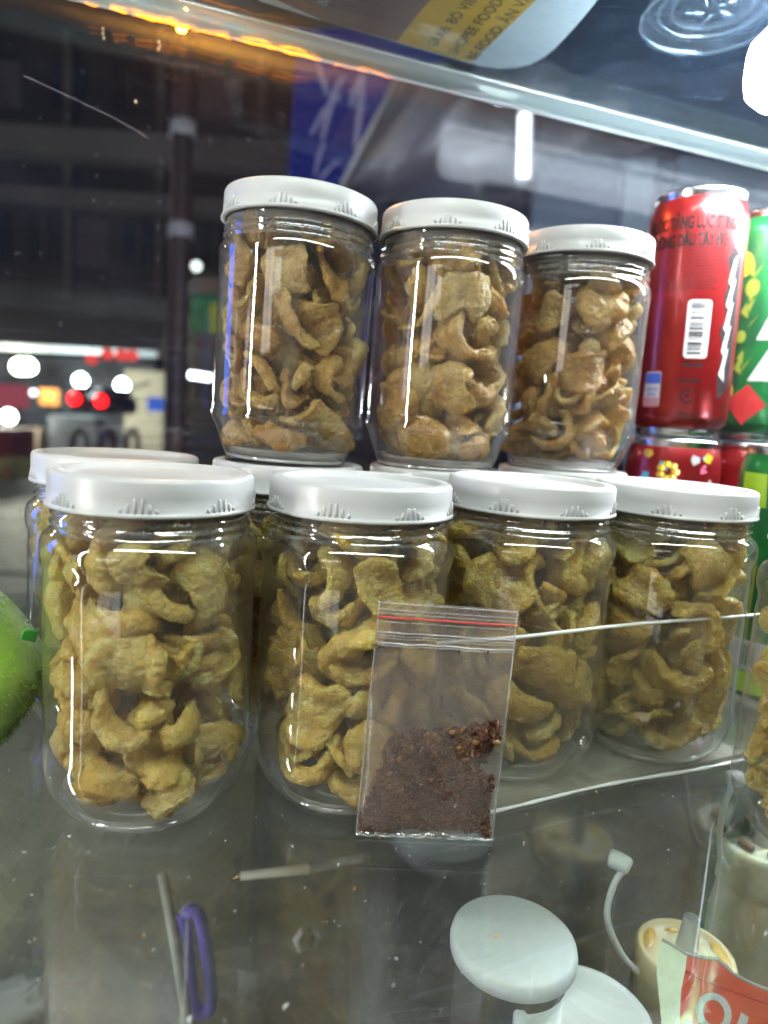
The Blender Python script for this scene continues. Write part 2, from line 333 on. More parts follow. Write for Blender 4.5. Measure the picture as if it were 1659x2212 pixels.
# how the pieces lie in each jar: shape, x, y, z (cm), quaternion, length (cm)
PACKS = {
'A0': [[3,1.19,-1.42,1.28,0.36,-0.37,0.12,0.85,2.57],[13,0.35,0.33,0.97,0.11,0.03,0.37,0.92,2.24],[11,0.4,-2.05,0.79,0.32,0.35,0.79,0.39,2.31],[5,0.15,-1.24,1.6,0.67,0.45,-0.28,0.52,2.96],[6,-1.28,-0.72,0.49,-0.39,0.01,-0.11,0.92,2.1],[0,1.7,1.38,1.48,0.44,0.71,-0.31,0.45,2.61],[1,-1.52,1.5,0.71,0.56,0.18,0.33,-0.74,1.91],[0,-0.17,0.55,2.3,-0.35,0.18,0.92,-0.01,2.88],[3,1.86,-0.69,0.71,0.67,0.01,-0.04,0.75,2.82],[2,-0.47,-1.25,1.12,-0.34,-0.17,-0.59,0.72,2.11],[13,1.67,-0.69,2.01,0.62,-0.28,0.29,-0.67,2.94],[0,0.82,1.89,0.69,0.76,0.04,-0.31,0.57,1.88],[11,-1.66,-0.33,1.48,0.89,0.05,-0.42,0.17,2.24],[13,-1.3,-0.92,0.96,-0.48,0.25,0.01,0.84,2.0],[12,-0.11,0.55,2.54,0.24,0.9,-0.1,0.35,2.38],[0,-2.23,0.33,1.62,0.83,0.31,0.46,0.07,2.83],[13,-1.36,-2.0,1.29,0.15,0.46,0.85,0.22,2.1],[11,2.12,1.0,1.54,-0.33,0.1,0.37,0.86,1.87],[12,-0.72,1.12,1.05,0.38,-0.41,0.14,0.82,2.33],[0,2.36,-0.73,1.7,-0.5,0.71,0.06,-0.5,2.06],[5,-1.94,-0.51,1.84,0.23,0.67,0.56,0.44,1.92],[2,-1.82,-1.2,2.92,-0.16,0.07,0.48,0.86,2.55],[14,1.5,0.33,3.09,0.2,-0.11,0.06,0.97,2.19],[0,0.27,2.05,1.76,0.53,-0.37,0.69,0.34,2.67],[7,0.62,-0.53,2.73,0.1,0.14,-0.33,0.93,2.06],[3,1.0,-1.02,3.37,0.11,-0.06,-0.56,0.82,3.02],[12,-1.62,1.51,2.48,0.53,-0.38,-0.23,-0.72,2.27],[0,0.73,-2.33,3.08,0.66,-0.47,-0.54,0.24,1.94],[1,1.01,1.24,3.87,-0.18,-0.26,0.04,0.95,2.62],[0,-0.06,-2.09,2.77,0.66,0.36,0.47,-0.46,3.0],[2,-1.9,0.03,3.22,0.43,-0.32,-0.59,0.61,2.37],[3,-0.93,0.85,4.26,0.26,-0.12,-0.16,0.94,3.04],[1,-1.14,-2.17,3.55,0.23,0.43,-0.07,0.87,2.45],[3,2.65,0.0,3.53,0.52,0.47,-0.5,-0.5,2.35],[0,1.21,1.9,3.5,0.21,0.35,-0.36,0.84,2.61],[11,-0.53,2.42,3.62,0.54,0.67,-0.29,0.42,3.09],[1,-0.01,-0.85,4.36,-0.1,-0.01,0.74,0.67,3.03],[5,0.13,-2.23,5.24,-0.3,-0.54,-0.28,0.73,2.4],[10,-0.76,-2.44,5.29,0.57,0.79,-0.04,-0.23,2.79],[8,0.76,-2.0,5.3,0.36,-0.29,0.02,0.88,2.45],[8,1.63,-0.78,5.31,0.49,0.58,0.44,-0.49,2.49],[0,1.65,0.16,4.46,0.06,0.06,-0.3,0.95,2.82],[0,1.65,-1.7,4.83,0.85,0.27,-0.32,0.31,2.34],[2,-1.12,2.04,5.63,0.56,0.46,0.55,-0.42,2.75],[0,-2.19,-0.41,4.79,0.36,0.5,0.61,-0.5,2.72],[14,-1.59,0.67,5.07,0.18,-0.08,0.6,0.77,3.01],[11,-2.22,-1.25,4.57,-0.11,0.71,0.69,0.07,1.95],[13,1.74,1.38,5.79,0.87,0.19,-0.32,-0.32,2.75],[5,0.3,-1.64,5.88,-0.24,0.14,-0.11,0.95,3.01],[13,0.47,1.41,5.7,0.9,-0.06,-0.04,-0.43,3.06],[1,-0.21,-0.54,5.69,0.61,0.25,0.37,0.65,1.82],[7,-1.73,0.74,6.31,0.18,-0.59,-0.28,0.74,2.92],[10,-2.41,0.67,6.61,0.18,0.73,0.06,0.65,3.08],[12,-1.17,-1.41,6.26,-0.28,0.06,0.49,0.82,3.04],[2,-0.99,1.13,6.07,0.79,0.03,-0.43,-0.45,1.99],[12,1.53,0.84,6.47,0.02,0.69,-0.45,0.57,3.06],[7,0.8,-0.36,6.5,0.15,0.34,-0.59,0.71,2.96],[14,-1.63,0.12,7.31,0.22,0.46,-0.13,0.85,2.87],[12,-0.01,-2.05,7.42,-0.5,0.08,0.12,0.85,2.42],[14,-2.66,0.2,8.08,0.26,0.7,0.26,0.61,2.1],[2,1.3,-1.95,7.28,-0.4,0.74,-0.1,-0.54,2.84],[14,-1.94,-1.02,7.58,-0.09,0.45,-0.23,0.86,3.0],[0,0.15,1.31,7.06,0.23,0.19,0.34,0.89,2.15],[7,-0.2,-0.74,7.16,0.41,0.02,-0.14,0.9,2.5],[3,0.61,2.36,7.37,0.23,0.02,0.78,0.58,2.38],[2,1.8,-0.86,8.48,-0.28,0.53,0.24,0.77,3.01],[12,-0.02,-1.21,8.22,-0.05,-0.53,0.36,0.77,1.85],[0,2.06,0.47,8.54,0.79,0.09,-0.09,-0.6,2.75],[2,-1.71,-0.75,9.02,0.05,0.41,-0.45,0.79,2.6],[11,0.53,2.64,8.37,0.09,0.03,0.61,0.78,1.84],[7,-1.68,0.77,8.66,-0.4,-0.09,0.86,0.3,2.73],[6,-0.59,-2.67,8.3,-0.29,0.39,0.4,0.78,1.82],[8,-0.25,-0.15,8.54,-0.08,0.23,0.54,0.81,2.79],[10,-1.08,2.38,7.67,0.28,-0.03,0.68,-0.67,2.47],[0,0.13,0.71,8.55,-0.45,0.49,0.25,0.71,3.01],[3,1.34,0.23,8.5,-0.21,0.86,0.14,0.44,1.89],[1,-1.1,-1.82,8.86,0.16,0.81,-0.07,0.55,2.89],[0,-1.56,1.96,8.92,0.26,0.02,0.82,-0.52,1.89],[11,2.52,0.51,9.51,-0.44,-0.48,0.74,0.17,2.25],[7,0.17,-1.68,9.07,0.58,-0.4,-0.26,0.66,2.36],[14,0.68,-1.57,9.47,0.65,-0.02,-0.18,0.73,3.06],[12,0.78,1.74,9.26,-0.33,-0.47,-0.47,0.67,2.53],[5,-0.76,1.87,9.77,-0.09,-0.05,0.12,0.99,2.14],[6,-0.69,-1.08,9.15,0.79,0.27,-0.01,-0.55,2.11]],
'A1': [[10,-1.97,0.2,0.65,-0.48,0.01,0.04,0.88,2.57],[11,1.83,0.21,2.19,0.17,0.12,0.98,0.03,2.14],[1,1.58,0.24,1.61,0.93,-0.26,0.05,0.27,2.89],[12,-0.77,-1.48,1.22,0.29,-0.64,-0.16,0.69,2.46],[0,0.15,0.54,1.11,0.67,-0.27,-0.58,0.38,2.46],[2,1.13,-1.31,0.9,-0.0,-0.02,-0.12,0.99,2.78],[2,1.65,1.51,0.81,0.76,-0.07,-0.35,0.54,1.99],[0,-0.48,1.08,1.89,0.63,-0.3,0.72,0.03,2.87],[4,1.71,-0.99,1.47,0.19,-0.46,0.61,-0.61,2.69],[6,-1.39,-1.77,1.52,0.25,-0.02,0.54,0.81,2.82],[3,1.52,-1.61,2.37,-0.17,0.14,0.23,0.95,2.05],[8,0.6,-1.96,1.86,0.04,0.17,-0.27,0.95,2.84],[5,0.5,-0.23,3.02,-0.27,-0.25,0.18,0.91,2.05],[2,0.88,1.67,0.84,0.34,-0.48,0.2,0.78,1.91],[5,-1.77,0.5,2.16,0.34,-0.37,-0.33,0.8,2.91],[8,0.32,-0.52,2.63,-0.23,0.16,-0.03,0.96,2.92],[13,-0.93,1.86,1.29,-0.38,0.17,-0.09,0.91,2.94],[11,-2.6,0.29,2.07,0.05,0.67,-0.32,-0.66,2.41],[1,-1.65,-0.71,1.89,-0.12,-0.07,-0.1,0.98,2.16],[0,-1.15,2.29,2.13,-0.18,-0.22,-0.0,0.96,1.81],[3,0.53,-2.45,3.09,-0.02,0.82,-0.02,0.58,2.64],[1,1.6,1.7,3.06,0.12,-0.42,-0.52,0.73,2.74],[2,0.19,1.36,4.09,-0.42,0.29,-0.06,0.86,2.89],[11,1.35,-2.28,3.12,0.6,0.62,-0.21,0.46,2.17],[2,-1.53,-1.81,2.82,-0.16,-0.06,0.56,0.81,2.08],[6,-0.84,0.25,2.93,-0.03,0.86,0.45,0.24,2.63],[10,-1.65,2.0,3.38,0.56,-0.15,-0.71,-0.41,2.85],[1,1.64,1.05,4.38,0.29,0.72,-0.11,0.62,3.05],[2,-2.16,0.8,3.69,-0.01,0.0,-0.16,0.99,2.0],[6,2.22,-0.96,4.08,0.73,0.01,0.67,-0.17,2.43],[2,-1.63,-0.67,3.69,0.19,-0.32,0.77,0.52,2.96],[10,-1.72,-0.19,3.52,0.82,-0.47,0.32,-0.03,2.35],[12,1.42,-0.45,3.65,0.62,0.24,0.01,0.75,2.57],[2,0.54,-0.84,3.99,-0.28,0.3,-0.45,0.79,1.83],[7,2.65,-0.53,4.11,0.02,-0.67,0.06,0.74,2.67],[8,1.45,-1.3,4.68,0.86,-0.07,0.37,0.33,3.0],[0,-1.32,-1.86,4.49,0.02,0.33,0.55,0.77,2.88],[4,-0.54,2.24,4.62,-0.13,0.48,-0.53,0.69,2.95],[11,-0.85,-1.82,5.52,-0.06,0.71,0.27,-0.65,2.66],[5,-0.74,2.26,5.09,0.71,-0.34,0.48,0.39,2.12],[0,-0.13,-0.38,5.78,0.92,0.01,-0.34,-0.21,2.8],[1,0.79,1.9,4.94,0.83,0.14,0.4,0.36,2.08],[1,-2.12,0.52,4.95,0.52,-0.15,0.17,-0.82,2.88],[5,0.54,-1.28,4.93,-0.09,-0.1,0.08,0.99,1.88],[10,-2.19,0.66,5.79,0.17,0.86,0.28,-0.4,2.87],[10,-1.95,-1.88,6.38,-0.06,0.41,0.65,-0.64,2.01],[2,1.7,0.61,6.57,0.09,-0.32,0.25,0.91,2.29],[12,-0.33,0.98,6.44,0.84,-0.24,0.17,0.46,2.21],[0,2.0,-0.75,6.0,0.18,-0.4,-0.17,0.88,2.7],[12,-0.63,-0.58,6.74,0.51,0.37,-0.52,-0.58,2.03],[1,-1.75,1.29,6.84,-0.17,0.17,-0.09,0.97,2.31],[0,-1.9,-0.31,6.71,0.51,0.03,0.27,-0.82,1.81],[5,0.63,-1.64,5.97,0.08,-0.62,0.28,0.73,2.14],[11,0.37,-2.6,4.89,0.63,-0.6,-0.43,-0.24,2.35],[0,1.37,-1.98,6.1,0.0,0.45,-0.58,0.68,1.94],[5,0.29,2.17,6.35,0.06,0.28,0.74,0.61,2.62],[0,1.18,2.07,5.93,0.94,0.03,-0.17,-0.27,2.29],[3,-0.46,-2.04,7.0,-0.29,-0.26,0.8,-0.45,2.74],[6,-1.99,-0.71,7.97,-0.28,-0.53,-0.14,0.79,2.65],[12,-1.15,-0.98,7.47,0.61,0.25,-0.4,-0.64,2.36],[8,0.55,2.02,7.41,0.66,0.4,0.23,-0.6,2.93],[11,-0.86,0.92,7.8,-0.15,-0.32,0.93,0.12,2.62],[5,0.17,-2.53,7.29,0.41,0.47,-0.47,0.62,2.85],[2,-1.77,1.6,8.11,-0.2,0.64,0.12,0.73,2.24],[8,0.24,-2.53,8.24,-0.36,-0.39,-0.54,0.66,2.51],[13,2.13,0.32,7.6,0.05,0.24,0.87,-0.42,2.06],[10,1.06,-0.92,7.52,-0.4,0.2,-0.37,0.81,3.1],[1,0.71,0.74,7.74,-0.18,0.24,-0.23,0.93,2.12],[7,-2.73,0.28,7.87,-0.12,-0.66,0.11,0.74,2.13],[13,2.15,-1.41,7.99,0.52,0.22,-0.08,-0.82,1.9],[1,-0.79,2.21,8.03,0.02,-0.09,-0.33,0.94,2.13],[0,0.26,1.75,8.77,0.03,0.14,0.82,0.56,2.79],[8,2.0,0.49,8.62,-0.3,-0.32,-0.03,0.9,2.71],[0,1.35,-1.67,8.66,0.77,-0.08,-0.1,-0.63,1.97],[0,-2.18,-0.9,9.13,-0.43,0.59,-0.53,-0.43,2.29],[11,0.85,-0.33,9.26,0.8,-0.18,-0.37,-0.43,2.35],[3,-0.61,-0.92,8.84,0.2,0.4,0.02,0.89,2.66],[10,0.61,2.43,9.58,-0.02,0.17,0.34,0.92,2.39],[7,-0.08,0.23,9.2,0.03,-0.28,-0.04,0.96,2.56],[1,1.02,-1.39,9.35,-0.09,-0.15,0.68,0.71,2.89],[10,-1.16,-2.22,9.38,0.01,-0.21,-0.59,0.78,2.74],[13,-1.99,0.86,9.25,0.17,0.81,0.33,0.45,2.27],[1,1.75,0.97,9.44,0.64,0.06,0.2,0.74,2.38],[3,-0.4,0.29,9.61,0.62,-0.12,-0.21,0.75,2.28]],
'A2': [[2,1.57,-0.08,1.07,0.32,-0.1,-0.53,0.78,2.88],[5,0.85,-1.34,0.86,0.08,0.9,0.38,-0.17,2.45],[2,0.58,1.77,1.09,0.33,-0.36,0.01,0.87,2.7],[5,1.93,1.27,0.94,0.26,0.39,0.79,0.38,2.24],[8,-0.32,-1.42,0.57,0.7,0.07,0.0,-0.71,2.48],[2,-0.15,0.8,1.03,-0.23,-0.58,-0.15,0.77,2.08],[10,0.21,2.01,1.49,0.85,0.35,0.18,-0.35,1.93],[1,1.68,-0.83,1.6,0.39,-0.47,-0.1,0.79,1.85],[6,-0.63,-0.2,1.34,0.38,-0.15,-0.03,0.91,2.71],[13,-0.84,1.96,2.93,0.48,0.15,-0.43,0.74,2.39],[2,-2.03,-0.78,1.28,0.81,-0.14,0.53,0.22,2.97],[0,-1.72,-0.46,1.74,-0.18,0.35,0.81,-0.44,2.89],[12,0.14,-1.52,1.24,0.05,0.31,-0.12,0.94,2.3],[3,-1.6,1.37,1.89,-0.4,0.61,0.15,0.67,3.07],[3,-0.54,0.41,1.79,0.81,-0.16,-0.16,-0.55,2.57],[1,1.3,1.93,2.91,0.17,-0.35,-0.52,0.76,2.8],[12,0.3,-1.18,2.55,-0.29,0.19,0.59,0.72,2.33],[5,0.77,-0.35,2.44,0.22,0.88,-0.29,-0.3,2.06],[4,2.6,0.54,2.37,0.2,-0.39,-0.21,0.88,2.02],[14,-0.56,-2.73,2.09,0.19,0.08,0.76,0.62,2.04],[6,2.32,-0.23,2.66,0.33,-0.35,-0.17,0.86,2.58],[12,1.09,-1.95,1.48,0.74,-0.54,-0.02,0.39,1.95],[5,0.25,-2.17,1.67,0.36,0.67,0.61,0.22,1.83],[3,0.41,1.35,3.27,0.06,0.28,-0.11,0.95,2.88],[0,1.61,-0.15,2.9,0.18,0.05,-0.33,0.93,1.93],[8,-0.23,0.23,3.07,0.03,-0.5,0.55,0.67,2.39],[14,1.34,-1.67,3.63,0.6,0.4,0.37,0.59,2.44],[14,0.39,-1.99,3.94,0.58,0.1,-0.55,0.59,2.61],[0,-0.96,-2.06,3.8,-0.33,-0.06,0.9,-0.27,2.46],[8,1.61,0.02,3.74,-0.07,-0.3,0.06,0.95,3.02],[4,2.09,-0.49,4.35,0.38,-0.27,0.65,-0.6,2.78],[13,-1.92,1.28,2.9,0.66,-0.27,0.5,-0.5,2.55],[0,-1.04,-1.0,3.98,-0.28,-0.5,-0.34,0.74,2.6],[12,1.54,-1.5,4.94,0.52,-0.62,-0.05,0.59,2.46],[3,-1.68,0.14,3.82,-0.13,0.32,-0.42,0.84,3.05],[14,0.68,-0.76,4.33,0.08,0.57,-0.08,0.82,2.1],[7,0.8,2.46,4.25,0.14,-0.14,-0.62,0.76,2.7],[7,0.37,0.08,4.14,-0.24,0.34,-0.13,0.9,2.52],[0,-1.56,1.39,4.49,0.37,-0.14,0.01,0.92,1.85],[3,-0.21,1.41,4.45,-0.15,-0.48,0.84,0.2,2.19],[6,-2.13,-0.01,4.39,0.42,-0.46,-0.48,0.61,3.0],[6,0.77,1.55,4.95,0.12,0.65,0.17,0.73,2.82],[12,1.87,1.5,5.27,0.02,-0.37,-0.53,0.76,1.82],[11,-1.53,2.12,5.46,0.21,0.52,-0.35,0.75,2.19],[14,1.74,0.59,5.16,0.5,0.19,-0.56,0.63,1.81],[3,-0.53,1.6,5.8,0.58,-0.35,0.34,-0.66,2.88],[3,-0.24,0.07,5.2,-0.32,0.06,0.94,-0.1,1.94],[1,2.49,-0.64,5.92,0.74,-0.3,0.21,0.56,1.88],[12,-1.44,0.45,5.86,0.6,0.26,0.24,-0.72,3.08],[6,-1.37,-1.51,5.72,-0.25,0.14,0.19,0.94,2.38],[0,0.95,-0.34,5.79,0.56,-0.36,-0.29,0.69,2.21],[0,-2.45,0.29,6.21,0.0,0.48,-0.06,0.88,1.86],[4,0.62,1.74,5.99,0.46,0.14,-0.34,0.81,2.31],[10,0.09,-0.48,5.92,0.55,-0.83,-0.08,0.11,2.28],[12,0.97,-1.94,6.54,0.5,0.39,-0.38,0.67,2.48],[14,0.68,2.19,7.05,0.5,0.36,-0.22,-0.75,1.81],[0,-0.04,-1.68,6.62,-0.5,0.81,-0.31,0.03,1.99],[2,-1.6,0.29,6.91,0.07,-0.68,0.72,0.13,2.07],[10,-2.21,-1.1,6.84,0.7,0.33,0.23,-0.59,2.37],[2,-0.62,-2.33,6.59,0.63,-0.6,0.03,-0.49,2.19],[12,0.05,0.03,7.21,0.56,-0.32,0.4,0.66,2.6],[4,1.52,0.12,6.79,-0.04,0.57,0.11,0.81,2.17],[8,0.91,1.77,7.06,0.26,-0.61,0.14,0.73,2.98],[3,1.96,0.28,7.32,-0.01,0.61,0.3,0.73,3.05],[11,1.35,-1.59,7.96,0.6,-0.04,-0.36,-0.71,1.88],[14,0.25,-1.97,7.97,0.43,-0.55,-0.01,0.72,2.07],[10,2.46,-0.82,7.92,-0.46,0.64,0.24,-0.56,2.53],[2,-0.34,2.17,8.15,-0.0,0.84,0.1,-0.54,2.8],[12,-2.28,-0.76,8.07,0.23,-0.24,0.74,-0.59,1.88],[13,-1.13,-1.61,7.64,-0.31,-0.43,0.1,0.84,2.04],[10,2.08,1.55,9.25,-0.24,0.62,0.2,0.71,2.39],[8,-1.72,0.34,8.47,-0.18,-0.08,0.72,0.66,2.67],[12,-0.42,-1.59,8.83,-0.02,0.34,0.64,0.69,2.97],[11,-1.41,1.93,7.84,0.02,-0.32,0.79,0.52,2.93],[1,0.73,-0.02,8.65,0.84,0.03,0.18,-0.5,2.83],[12,0.76,2.2,9.19,0.27,-0.12,0.69,0.67,1.87],[10,2.14,1.27,7.16,0.57,0.11,0.67,0.47,3.07],[3,-0.31,-0.83,9.09,0.07,-0.13,0.46,0.88,2.6],[4,1.0,0.61,9.37,-0.13,0.41,-0.11,0.9,1.91],[8,1.69,0.86,9.25,0.04,0.33,0.82,0.47,2.13],[10,2.46,-0.44,9.42,0.14,0.69,-0.56,-0.43,2.61],[3,1.52,-0.79,9.65,0.39,0.55,0.5,0.54,2.3],[8,0.45,0.01,9.31,0.28,0.13,-0.2,0.93,2.38],[13,-1.94,0.35,9.22,0.21,0.72,0.52,-0.41,2.85]],
'A3': [[2,1.87,-0.68,0.99,-0.42,-0.11,-0.25,0.86,2.69],[1,-1.74,0.43,0.98,0.5,0.05,0.17,0.85,2.87],[3,0.46,0.59,0.95,-0.06,0.12,-0.16,0.98,2.36],[4,0.43,-0.95,1.08,0.29,0.77,0.55,0.17,2.79],[3,1.7,1.61,1.41,0.39,0.41,-0.23,0.79,2.94],[2,0.12,-2.09,0.75,-0.04,0.1,-0.3,0.95,1.93],[3,0.62,-0.25,1.24,-0.29,-0.34,0.28,0.85,2.9],[12,-0.05,1.38,0.96,-0.23,-0.45,-0.18,0.85,2.31],[0,-0.71,1.55,1.77,0.6,0.06,0.57,0.56,2.42],[1,-1.84,-1.46,1.12,0.06,0.28,0.85,0.44,1.99],[6,0.74,-0.94,1.87,-0.32,0.04,-0.4,0.86,2.71],[8,1.39,-1.69,1.77,-0.09,0.04,-0.09,0.99,2.18],[13,-1.58,0.09,2.26,0.01,0.2,0.01,0.98,2.93],[10,-1.62,-1.18,0.55,0.17,0.02,0.03,0.98,2.16],[5,0.43,-1.69,1.63,0.78,0.3,0.04,-0.55,2.53],[3,1.06,1.65,2.1,0.38,0.37,0.66,0.53,2.32],[14,0.47,-0.1,2.66,0.36,-0.27,0.6,0.66,2.6],[0,1.44,-1.53,2.55,0.12,0.24,0.56,0.78,2.06],[0,0.15,2.27,2.45,0.58,-0.1,0.73,0.34,2.03],[2,-1.85,-1.46,2.81,0.46,0.07,0.77,0.45,2.77],[10,-0.83,-2.43,2.02,0.16,-0.02,-0.62,0.77,2.78],[7,-0.7,-1.42,2.37,0.16,0.25,0.54,0.79,2.54],[3,2.06,1.33,3.06,-0.41,-0.28,0.72,-0.47,3.0],[11,0.59,0.62,2.69,0.41,-0.15,0.89,-0.11,2.07],[8,0.36,2.46,3.82,-0.43,0.56,0.36,0.61,2.91],[8,1.37,1.89,3.8,0.36,0.58,-0.4,0.61,2.02],[14,-0.87,1.56,3.55,-0.04,-0.08,0.45,0.89,3.05],[12,0.21,-2.19,3.69,-0.28,-0.05,0.69,-0.67,2.61],[3,-1.75,-0.9,3.64,0.01,-0.46,0.65,-0.61,2.59],[0,2.06,-0.58,3.3,0.56,-0.02,-0.28,-0.78,3.06],[1,-1.41,1.19,4.17,-0.29,0.48,0.65,0.51,2.82],[12,-1.53,1.38,3.13,-0.36,0.32,-0.61,0.63,2.83],[1,0.45,0.73,3.79,0.34,-0.61,-0.15,0.7,1.87],[5,0.64,0.06,4.2,0.36,-0.1,0.81,0.45,2.28],[6,-0.4,-0.37,3.79,0.7,0.28,-0.07,0.65,1.91],[13,2.27,-0.5,4.35,0.16,-0.05,0.21,0.96,2.05],[14,1.99,-0.83,4.91,0.06,-0.38,0.15,0.91,2.08],[14,1.68,1.63,5.59,0.09,-0.46,0.14,0.87,2.92],[3,-0.76,-0.06,5.25,0.84,-0.27,0.45,0.16,1.97],[5,-2.16,0.53,5.17,0.35,0.38,-0.44,0.73,2.19],[0,0.71,-2.29,5.25,-0.12,0.07,0.59,0.79,2.44],[0,2.19,0.01,5.47,0.17,0.7,-0.6,0.33,2.9],[1,-0.69,-1.76,4.99,0.0,0.45,-0.16,0.88,3.06],[12,-1.95,-0.81,4.93,-0.25,0.32,-0.57,0.72,2.72],[0,-0.94,2.26,6.14,-0.19,0.59,0.28,0.73,2.08],[5,0.79,1.64,5.19,0.37,0.71,0.42,0.42,2.51],[2,-0.01,-1.03,6.05,-0.31,0.72,-0.31,-0.54,2.72],[6,1.15,0.47,4.84,-0.42,0.6,-0.59,0.32,1.87],[0,-0.6,1.54,4.9,0.45,-0.56,-0.3,0.63,2.68],[3,0.46,-0.07,5.37,0.25,-0.02,-0.43,0.87,2.28],[14,0.27,1.78,5.83,0.14,0.32,0.13,0.93,2.57],[12,0.66,1.83,6.65,-0.03,0.39,0.01,0.92,2.67],[4,-1.61,-0.6,6.25,-0.22,-0.01,-0.05,0.97,2.67],[10,-1.22,-2.31,7.07,0.36,0.13,-0.62,0.69,2.48],[3,0.43,-2.34,6.71,-0.34,0.36,0.08,0.87,2.52],[1,-2.0,1.39,6.06,0.34,0.33,0.63,-0.62,2.06],[10,1.4,-2.22,6.99,-0.32,-0.06,0.73,0.6,2.44],[0,-1.75,-1.1,6.8,0.47,-0.15,0.37,0.79,1.96],[5,-2.74,-0.09,6.91,-0.34,0.55,-0.45,0.62,2.42],[0,0.82,-0.31,6.71,0.05,0.29,0.76,-0.58,2.5],[11,1.11,1.61,7.16,0.28,-0.39,0.87,-0.09,2.81],[7,-1.03,0.12,6.8,-0.23,0.02,0.38,0.89,2.31],[5,2.34,0.42,7.12,0.78,0.02,-0.32,0.53,1.82],[1,-1.98,-1.31,7.98,-0.24,0.57,-0.18,0.77,2.49],[13,-0.19,0.71,7.73,-0.17,-0.46,0.05,0.87,2.07],[14,-2.24,0.41,7.4,0.64,-0.42,-0.15,-0.62,2.76],[11,-2.19,-0.87,9.27,-0.48,0.62,-0.41,-0.47,2.31],[0,-1.59,1.68,7.87,-0.33,0.04,0.17,0.93,2.29],[0,2.15,-0.15,8.28,0.34,-0.39,-0.26,0.82,2.98],[4,-1.41,0.73,7.51,0.01,-0.17,0.6,0.78,2.31],[13,-0.76,-0.38,8.31,-0.18,0.38,0.03,0.91,2.25],[13,1.38,-1.53,8.57,0.42,0.43,-0.39,0.69,2.25],[4,0.83,-2.39,9.13,0.39,0.04,0.69,-0.6,2.42],[5,-1.04,-1.46,8.1,0.35,0.5,0.0,0.79,1.92],[10,-0.6,-2.38,8.52,0.32,0.91,-0.01,0.28,2.51],[0,-0.21,-1.79,8.81,-0.36,-0.36,0.78,-0.35,3.0],[5,-1.25,-0.53,8.97,-0.03,0.51,0.04,0.86,2.53],[0,-1.58,0.38,9.3,0.02,0.06,-0.66,0.75,2.77],[14,1.28,-0.86,8.26,0.44,0.44,-0.29,0.73,3.03],[4,1.37,1.71,9.01,0.4,0.12,0.47,0.78,2.9],[7,1.21,1.09,8.9,0.36,-0.32,-0.36,0.8,2.77],[2,-0.78,1.93,8.62,-0.42,0.09,0.67,0.6,2.86],[2,0.26,0.42,9.32,-0.5,0.51,0.52,-0.47,2.87],[14,2.37,0.73,9.19,0.31,-0.46,0.23,0.8,2.13]],
